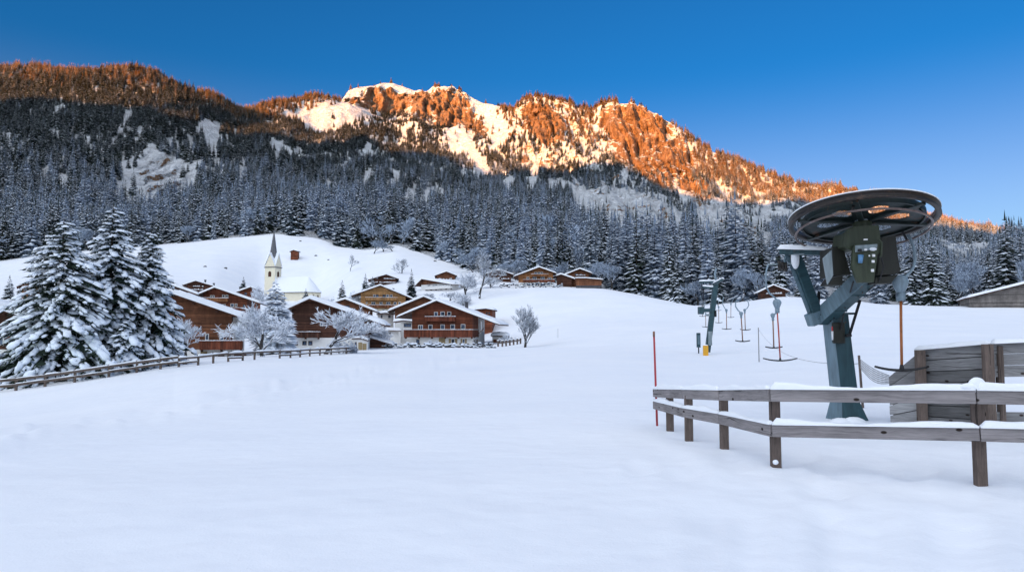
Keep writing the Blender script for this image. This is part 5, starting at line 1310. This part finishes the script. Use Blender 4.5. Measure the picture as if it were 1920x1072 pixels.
# ---- lift tower
TB = gpt(1327, 64); tw = empty('lift_tower', TB, 'leaning blue grey ski tow tower with snowy cross arms and yellow foot pad', 'lift tower')
Tq = lambda px, py, Y=64: at(px, py, Y) - TB
sb = lambda n, a, b, wy, wz, m: beam(n, a, b, wy, wz, m, tw, .01)
sb('mast', Tq(1326.5, 660), Tq(1342, 530), .40, .44, M['teal'])
sb('cross_arm', Tq(1311, 529), Tq(1341, 528), .12, .2, M['teal']); sb('cross_arm', Tq(1317, 538), Tq(1339, 540), .12, .2, M['teal']); sb('cross_arm', Tq(1338, 533), Tq(1355, 524, 62), .12, .22, M['teal'])
sn = snow_line(Tq(1311, 527.4), Tq(1341, 526.4), .2, .14, 1, .3)
for a, b in ((Tq(1317, 536.4), Tq(1339, 538.6)), (Tq(1338, 531.2), Tq(1356, 522, 62))):
    q = snow_line(a, b, .2, .16, 2, .3); sn.add(q.v, q.f)
sn.build('arm_snow', M['snow'], tw, True)
MB().tube([Tq(1343, 503), Tq(1341.5, 508), Tq(1340.5, 514), Tq(1341.5, 520), Tq(1343.5, 526)], [.08, .1, .1, .1, .08], 6).build('rope_guide', M['hanger'], tw, True)
for px in (1316, 1319): sb('side_rod', Tq(px, 530), Tq(px + .7, 586), .06, .06, M['iron'])
sb('platform', Tq(1315, 582), Tq(1334, 581.5), .5, .34, M['teal']); sb('platform', Tq(1325, 590.5), Tq(1343, 590), .3, .2, M['grey_paint'])
MB().bbox(-.22, .22, -.3, .3, -.35, .35, .02, Matrix.Translation(Tq(1314, 582))).build('pulley_box', M['teal'], tw)
MB().bbox(-.12, .12, -.2, .2, -.3, .3, .02, Matrix.Translation(Tq(1340, 588))).build('pulley_box', M['iron'], tw)
MB().bbox(-.17, .17, -.3, -.22, -.75, .55, .01, Matrix.Translation(Tq(1330, 632))).build('side_panel', M['grey_paint'], tw)
pb = at(1323.3, 671, 62.5); MB().bbox(-.22, .22, -.12, .12, 0, 1.14, .03, Matrix.Translation(pb - TB)).build('foot_pad', M['yellow'], tw)
MB().blob(pb - TB + Vector((0, 0, 1.14)), .23, .14, .09, 10, 5, .1, 0).build('pad_snow', M['snow'], tw, True)
p = gpt(1309, 66); cpx = empty('control_post', p, 'small blue grey control post left of the lift tower foot', 'control post')
cz = at(1309, 624, 66).z - p.z
MB().bbox(-.17, .17, -.12, .12, at(1309, 651, 66).z - p.z, cz, .02).build('case', M['teal'], cpx); MB().bbox(-.12, .12, -.15, -.122, cz - 1.1, cz - .2, .01).build('panel', M['teal_light'], cpx)
MB().tube([(0, 0, -.3), (0, 0, cz - 1.3)], .06, 6).build('foot', M['iron'], cpx)
MB().blob((0, 0, cz), .2, .15, .09, 10, 5, .1, 0).build('cap_snow', M['snow'], cpx, True)
# slender stakes and the cord strung between them
for px, py0, py1, Y, lb in ((1421.5, 614, 648, 44, 'thin white stake on the slope between the tow tower and the column'), (1046, 616, 628, 120, 'thin bare stake on the slope right of the lone tree')):
    p = gpt(px, Y); h_ = at(px, py0, Y).z - p.z; s = MB().tube([(0, 0, -.2), (0, 0, h_)], .03, 6).build('stake', M['net'], None, True, p); tag(s, lb, 'stake')
cd = MB(); q0, q1, q2 = at(1421.5, 616, 44), at(1555, 681, 16.5), at(1612, 681, 15.5)
for a, b, sg in ((q0, q1, .5), (q1, q2, .02)): cd.tube([a.lerp(b, s / 14) - Vector((0, 0, sg * 4 * (s / 14) * (1 - s / 14))) for s in range(15)], .006, 4, False)
tag(cd.build('barrier_cord', M['net']), 'thin grey cord strung from the white stake down to the lift column', 'cord')

# ---- long rail fence on the left
lf = empty('rail_fence', gpt(338, 56), 'long dark two rail wooden fence in front of the snowy firs on the left', 'fence'); b2 = Vector(lf.location)
LP = [(-70, 50), (-20, 50), (36, 50.5), (90, 51.5), (145, 52.5), (208, 54), (260, 55.5), (304, 56.5), (338, 57.3), (374, 58.5), (402, 60), (430, 61.5), (457, 63), (479, 64.5), (526, 68), (546, 70), (564, 72), (582, 74), (601, 76.5), (622, 79), (650, 82), (669, 85)]
prev = None
for i, (px, Y) in enumerate(LP):
    p = gpt(px, Y); h_ = 1.0 if px < 345 else .85
    beam('post', p + Vector((0, 0, -.5)), p + Vector((0, 0, h_)), .16, .14, M['rail_brown'], lf, .01, Vector((0, 1, 0)), b2)
    if prev is not None:
        for k, (zz, w_) in enumerate(((.82, .2), (.42, .2)) if px < 345 else ((.70, .17), (.32, .15))):
            if k == 1 and 380 < px < 530 and i % 3: continue
            a, b = prev + Vector((0, -.12, zz)), p + Vector((0, -.12, zz + rnd.uniform(-.04, .04)))
            beam('rail', a, b, .06, w_, M['rail_brown'], lf, .01, Vector((0, 0, 1)), b2)
            snow_line(a - b2 + Vector((0, 0, w_ / 2)), b - b2 + Vector((0, 0, w_ / 2)), .12, .06 if k or px < 345 else .12, i + k * 30, .8, 14).build('rail_snow', M['snow'], lf, True)
    prev = p
f2 = empty('rail_fence', gpt(935, 116), 'short dark fence right of the large red brown chalet', 'fence'); b3 = Vector(f2.location); prev = None
for px, Y in ((934, 116), (942, 116), (949, 117), (956, 118), (963, 119), (970, 120), (976, 121)):
    p = gpt(px, Y); p.z += .15
    beam('post', p + Vector((0, 0, -.5)), p + Vector((0, 0, .85)), .3, .2, M['rail_brown'], f2, .01, Vector((0, 1, 0)), b3)
    MB().blob(p - b3 + Vector((0, 0, .85)), .3, .22, .16, 8, 5, .1, 0).build('post_snow', M['snow'], f2, True)
    if prev is not None: beam('rail', prev + Vector((0, 0, .5)), p + Vector((0, 0, .5)), .06, .22, M['rail_brown'], f2, .01, Vector((0, 0, 1)), b3)
    prev = p

# ---- garden walls of loose stones under snow
def stone_wall(label, pts, h, depth, dens=4.0):
    P_ = [gpt(*q) for q in pts]; root = empty('stone_wall', P_[0], label, 'stone wall'); b = P_[0]; st = MB(); sn_ = MB()
    for A_, B_ in zip(P_[:-1], P_[1:]):
        n = int((B_ - A_).length * dens)
        for i in range(n):
            p = A_.lerp(B_, (i + rnd.random()) / n); z = rnd.uniform(0, h); r_ = rnd.uniform(.16, .36)
            c = p - b + Vector((rnd.uniform(-.2, .2), rnd.uniform(-depth, depth), z * .9))
            st.blob(c, r_, r_ * .8, r_ * .62, 6, 4, .25)
            if rnd.random() < .75: sn_.blob(c + Vector((0, 0, r_ * .42)), r_ * 1.15, r_, r_ * .5, 7, 5, .18, -.04)
    st.build('stones', M['stone'], root); sn_.build('snow_cover', M['tree_snow'], root, True)
stone_wall('long snow covered garden wall of loose stones in front of the large red brown chalet', [(706, 113), (745, 112), (800, 112), (860, 112), (905, 112), (928, 112)], .75, .5, 8)
stone_wall('low snowy dry stone wall below the chalets on the knoll', [(938, 219), (965, 216), (1000, 214.5), (1030, 214), (1054, 214)], 1.6, .5, 5)
# ================================================================== trees of the village and the snowy firs
def fir(label, px, py, Y, H, rad, seed, levels=24, nb=10):
    """old fir under heavy snow: trunk, drooping needle boughs, pads of snow on them"""
    r = random.Random(seed); O = gpt(px, Y); O.z -= .2; root = empty('fir_tree', O, label, 'fir')
    fo_ = MB(); sn_ = MB(); tr = MB()
    tr.tube([(0, 0, -.6), (0, 0, H * .5), (0, 0, H * .97)], [H * .017, H * .010, .02], 8)
    Nb = int(levels * nb * 1.05)
    for bi in range(Nb):
        if True:
            t = 1 - (1 - (bi + r.random()) / Nb * .99) ** .72
            z = H * (.08 + .90 * t); Rr = rad * ((1 - t) ** .80) + .12; ph = bi * 2.39996 + r.uniform(-.4, .4)
            Rr *= 1 + .16 * math.sin(2 * ph + seed) + .10 * math.sin(5 * ph + 9 * t + seed * 2)
            L = Rr * r.uniform(.62, 1.12); d = Vector((math.cos(ph), math.sin(ph), 0)); s = Vector((-d.y, d.x, 0))
            dr = r.uniform(.42, .68) * (1 - .75 * t); lift = r.uniform(0, .12)
            pos = lambda q: d * (L * q) + Vector((0, 0, z + L * (lift * q - dr * q * q + .10 * max(0, q - .75))))
            m = max(4, int(L * 3.2))
            fo_.tube([pos(q / 4) for q in range(5)], [.05, .04, .03, .02, .01], 3, False)
            for j in range(m):
                q = .18 + .82 * (j + .5) / m; c = pos(q)
                for sg in (-1, 1):
                    l = (.30 * L * (1.15 - q) + .28) * r.uniform(.7, 1.2)
                    dv = (d * r.uniform(.45, .9) + s * sg * r.uniform(.6, 1.0) + Vector((0, 0, -r.uniform(.25, .8)))).normalized()
                    w_ = dv.cross(Vector((0, 0, 1))).normalized() * l * .17; dn = Vector((0, 0, -l * .10)); a = c + dv * l * .5; e = c + dv * l
                    fo_.add([c, a + w_ + dn, e, a - w_ + dn, a], [(0, 1, 4), (1, 2, 4), (0, 4, 3), (4, 2, 3)])
            e = pos(1.0); dv = (d + Vector((0, 0, -dr * 1.2))).normalized(); w_ = s * .13
            fo_.add([e - d * .2, e + w_, e + dv * .5, e - w_], [(0, 1, 2, 3)])
            if r.random() < .05: continue
            q = r.uniform(.30, .42)
            while q < 1.0:
                rx = (.075 * L + .13) * r.uniform(.7, 1.45); ry = (.045 * L + .12) * r.uniform(.7, 1.3); rz_ = .08 + .03 * L * r.uniform(.6, 1.2)
                sl = math.atan2(lift - 2 * dr * q, 1); Mx = Matrix.Rotation(ph, 3, 'Z') @ Matrix.Rotation(-sl, 3, 'Y')
                c = pos(min(q, .97)) + s * r.uniform(-.12, .12) * L * .5 + Vector((0, 0, .06 + rz_ * .2))
                if r.random() < .93: sn_.blob(c, rx, ry, rz_, 7, 5, .36, -.35 * rz_, Mx)
                if r.random() < .85 and L > .6: sn_.blob(c + s * r.choice((-1, 1)) * ry * 1.3 + Vector((0, 0, -.1 * L * .6)), rx * .65, ry * .6, rz_ * .7, 6, 4, .28, -.2 * rz_, Mx)
                q += rx * 1.25 / L
    tr.build('trunk', M['bark'], root); fo_.build('crown', M['fir_needles'], root); sn_.build('snow_load', M['tree_snow'], root, True)
Hh = lambda Y, top, base: (base - top) * Y / F
fir('broad snow covered fir on the left, its boughs reaching down to the fence', 112, 700, 56, at(133, 398, 56).z - gz(at(112, 600, 56).x, 56) + .1, 5.4, 1, 24, 11)
fir('tallest and darkest of the three snowy firs, standing in the middle', 204, 694, 60, at(204, 372, 60).z - gz(at(204, 600, 60).x, 60) + .1, 5.1, 2, 26, 11)
fir('slim snowy fir on the right of the three beside the brown timber house', 278, 690, 62.5, at(284, 423, 62.5).z - gz(at(278, 600, 62.5).x, 62.5) + .1, 4.2, 3, 24, 11)
fir('small bent snowy fir leaning out between the two big ones', 232, 694, 57.5, 4.6, 2.6, 5, 9, 9)

def put_bl(kind, i, label, px, Y, H, W, group=None, cat='tree', name='bare_tree', base_py=None, sink=.1):
    tm, cm = BL[kind][i % len(BL[kind])]; p = at(px, base_py, Y) if base_py else gpt(px, Y)
    root = empty(name, (p.x, p.y, p.z - sink), label, cat, group, rnd.uniform(0, 6.28))
    xs = [v.co.x for v in cm.vertices]; w0 = max(xs) - min(xs); h0 = 10 if kind != 'bush' else 5
    root.scale = (W / w0, W / w0, H / h0)
    link('trunk', tm, root); link('crown', cm, root)
    return root
def put_sp(label, px, Y, H, rad, sn, seed, group=None, base_py=None, name='spruce_tree', cat='spruce', levels=20, nb=9, ms=MS):
    p = at(px, base_py, Y) if base_py else gpt(px, Y); root = empty(name, (p.x, p.y, p.z - .2), label, cat, group)
    me = spruce('crown', seed, H, rad, levels, nb, sn, ms, sub=3, rag=.3); link('crown', me, root)
    MB().tube([(0, 0, -.8), (0, 0, H * .6)], [H * .016 + .02, .03], 6).build('trunk', M['bark'], root)
    return root
put_bl('rimed', 0, 'small white rimed tree at the foot of the firs beside the brown timber house', 352, 80, Hh(80, 596, 676), 4.8, None, name='rimed_tree')
put_bl('rimed', 1, 'big white rimed tree in front of the dark red chalet, trunk by the fence', 497, 76, Hh(76, 566, 672), 7.0, None, name='rimed_tree')
put_bl('rimed', 2, 'wide white rimed tree in front of the dark timber chalet', 612, 82, Hh(82, 572, 664), 7.6, None, name='rimed_tree')
put_bl('bush', 0, 'low rimed bush under the wide white rimed tree', 640, 84, 2.4, 4.4, None, 'bush', 'rimed_bush')
put_bl('lone', 0, 'lone bare tree on the snow slope right of the large red brown chalet', 983, 106, Hh(106, 556, 640), 5.6, None)
put_sp('snow crusted conifer behind the big rimed tree, below the church tower', 514, 92, Hh(92, 511, 650), 4.4, 1.0, 301, base_py=655, levels=26, nb=11, ms=[M['frost_twig'], M['tree_snow'], M['bark']])
put_sp('dark pointed spruce right of the ochre chalet', 771, 225, Hh(225, 502, 556), 2.6, .5, 302, base_py=556)
put_sp('dark pointed spruce left of the ochre chalet', 641, 215, Hh(215, 523, 566), 2.2, .6, 303, base_py=566)
put_sp('dark spruce left of the small dark chalet below the church hill', 685, 255, Hh(255, 511, 548), 2.4, .6, 304, base_py=548)
put_sp('frosted spruce beside the small dark chalet below the church hill', 698, 258, Hh(258, 517, 550), 2.6, .95, 305, base_py=550)
put_sp('little dark spruce left of the church tower', 456, 215, Hh(215, 517, 550), 1.9, .4, 306, base_py=550)
put_sp('little dark spruce in front of the church nave', 573, 230, Hh(230, 539, 566), 1.9, .5, 307, base_py=566)
put_sp('frosted spruce above the outbuildings at the left edge', 16, 215, Hh(215, 514, 572), 3.2, .95, 308, base_py=572)
put_sp('small frosted spruce beside the taller one at the left edge', 36, 212, Hh(212, 537, 572), 2.6, 1, 309, base_py=572)
put_sp('knee high snowy spruce sapling alone on the tow slope', 1271, 186, 2.3, .7, .9, 310, levels=9, nb=7, cat='sapling', name='spruce_sapling')
put_sp('tallest spruce at the right edge, rising into the sky over the barn', 1893, 186, Hh(186, 392, 576), 5.2, .7, 311, levels=26)
put_sp('slim dark spruce with a bare lower trunk left of the tallest one', 1857, 184, Hh(184, 440, 576), 2.9, .6, 312, levels=24)
put_sp('broad snow streaked spruce just right of the lift wheel', 1752, 186, Hh(186, 428, 576), 4.8, .9, 313, levels=26, nb=11)
put_sp('broad snow streaked spruce under the right edge of the lift wheel', 1712, 188, Hh(188, 440, 576), 4.4, .9, 314, levels=26, nb=11)
put_sp('dark snow laden spruce at the forest foot left of the lift tower', 1272, 214, Hh(214, 474, 574), 4.0, .85, 315, levels=24, nb=10)
put_sp('snow laden spruce at the forest foot directly behind the lift tower', 1345, 208, Hh(208, 462, 572), 4.2, .85, 316, levels=24, nb=10)
put_bl('bare', 1, 'small bare tree alone on the white hill above the ochre chalet', 657, 330, Hh(330, 474, 504), 5.6, None, base_py=506)
put_bl('bare', 0, 'tall grey bare tree above the small dark chalet', 753, 292, Hh(292, 482, 526), 7.0, None, base_py=527)
put_bl('bare', 1, 'large bare tree with a dark trunk left of the knoll chalets', 899, 205, Hh(205, 466, 552), 11, None, base_py=553)
RB = [('rimed thicket tree left of the large bare tree on the knoll', 872, 216, 505, 556, 8), ('rimed shrub between the bare tree and the dark brown chalet on the knoll', 921, 222, 513, 538, 8), ('rimed shrub below the low white walled chalet', 838, 205, 543, 570, 8),
      ('rimed shrub at the slope edge under the large bare tree', 868, 200, 545, 572, 7), ('rimed shrub right of the dark pointed spruce by the ochre chalet', 800, 212, 545, 572, 8), ('rimed shrub in front of the shed left of the large chalet', 700, 128, 606, 632, 5),
      ('rimed tree before the white house corner by the large chalet', 715, 122, 592, 648, 4.5), ('snowy garden shrub at the door of the large red brown chalet', 806, 117.5, 632, 650, 2.6), ('second snowy garden shrub, right of the arched window of the large chalet', 818, 117.5, 635, 650, 2.0),
      ('rimed shrub at the right corner beside the snowy low garage', 952, 130, 622, 642, 4), ('rimed shrub left of the church tower foot', 482, 190, 530, 566, 6), ('rimed shrub beside the church apse', 620, 190, 553, 585, 7), ('rimed shrub left of the brown boarded gable', 664, 210, 540, 570, 6)]
for i, (lb, px, Y, top, base, W) in enumerate(RB):
    put_bl('bush' if W < 7.5 else 'rimed', i, lb, px, Y, Hh(Y, top, base), W, None, 'bush', 'rimed_bush', base_py=base + 2)
# pale rimed broadleaf trees along the forest foot
EDGE = [(700, 395, 448, 492, 11), (716, 392, 455, 503, 10), (735, 385, 462, 508, 9), (832, 362, 448, 490, 14), (868, 330, 462, 512, 13), (888, 300, 474, 520, 12), (945, 268, 490, 528, 11), (972, 262, 486, 520, 10),
        (1052, 248, 496, 530, 9), (1122, 238, 486, 542, 12), (1146, 234, 494, 548, 11), (1310, 214, 524, 576, 8), (1392, 206, 496, 570, 9), (1424, 203, 506, 566, 8), (1490, 200, 512, 562, 8),
        (1800, 186, 506, 577, 8), (1826, 185, 484, 576, 9), (1915, 182, 478, 574, 9), (160, 425, 425, 476, 12), (345, 448, 420, 462, 12)]
ZN = [(380, 'on the left hillside'), (760, 'at the notch in the white hill'), (1000, 'above the left end of the knoll'), (1230, 'behind the right end of the knoll'), (1550, 'around the log hut by the tow'), (2000, 'beside the grey barn')]
for i, (px, Y, top, base, W) in enumerate(EDGE):
    z_ = [n for lim, n in ZN if px < lim][0]
    p = gpt(px, Y); put_bl('far', i, 'pale rimed broadleaf tree at the forest foot ' + z_, px, Y, max(3, at(px, top, Y).z - p.z), W, 'rimed trees at the forest foot ' + z_, name='rimed_tree')
# dark stones showing through the snow of the hill
for px, py, lb in ((563, 454, 'dark stone poking out of the white hill above the hay hut'), (592, 483, 'dark stone on the white hill right of the hay hut'), (616, 488, 'smallest dark stone on the white hill'), (384, 501, 'dark stone on the slope above the left roofs'), (423, 503, 'second dark stone on the slope above the left roofs'), (816, 491, 'dark stone on the snow patch above the upper chalets')):
    p = hit(px, py)
    if p is None: continue
    mb = MB().blob((0, 0, 0), .9, .6, .55, 8, 5, .2); tag(mb.build('boulder', M['stone'], None, False, p), lb, 'stone')
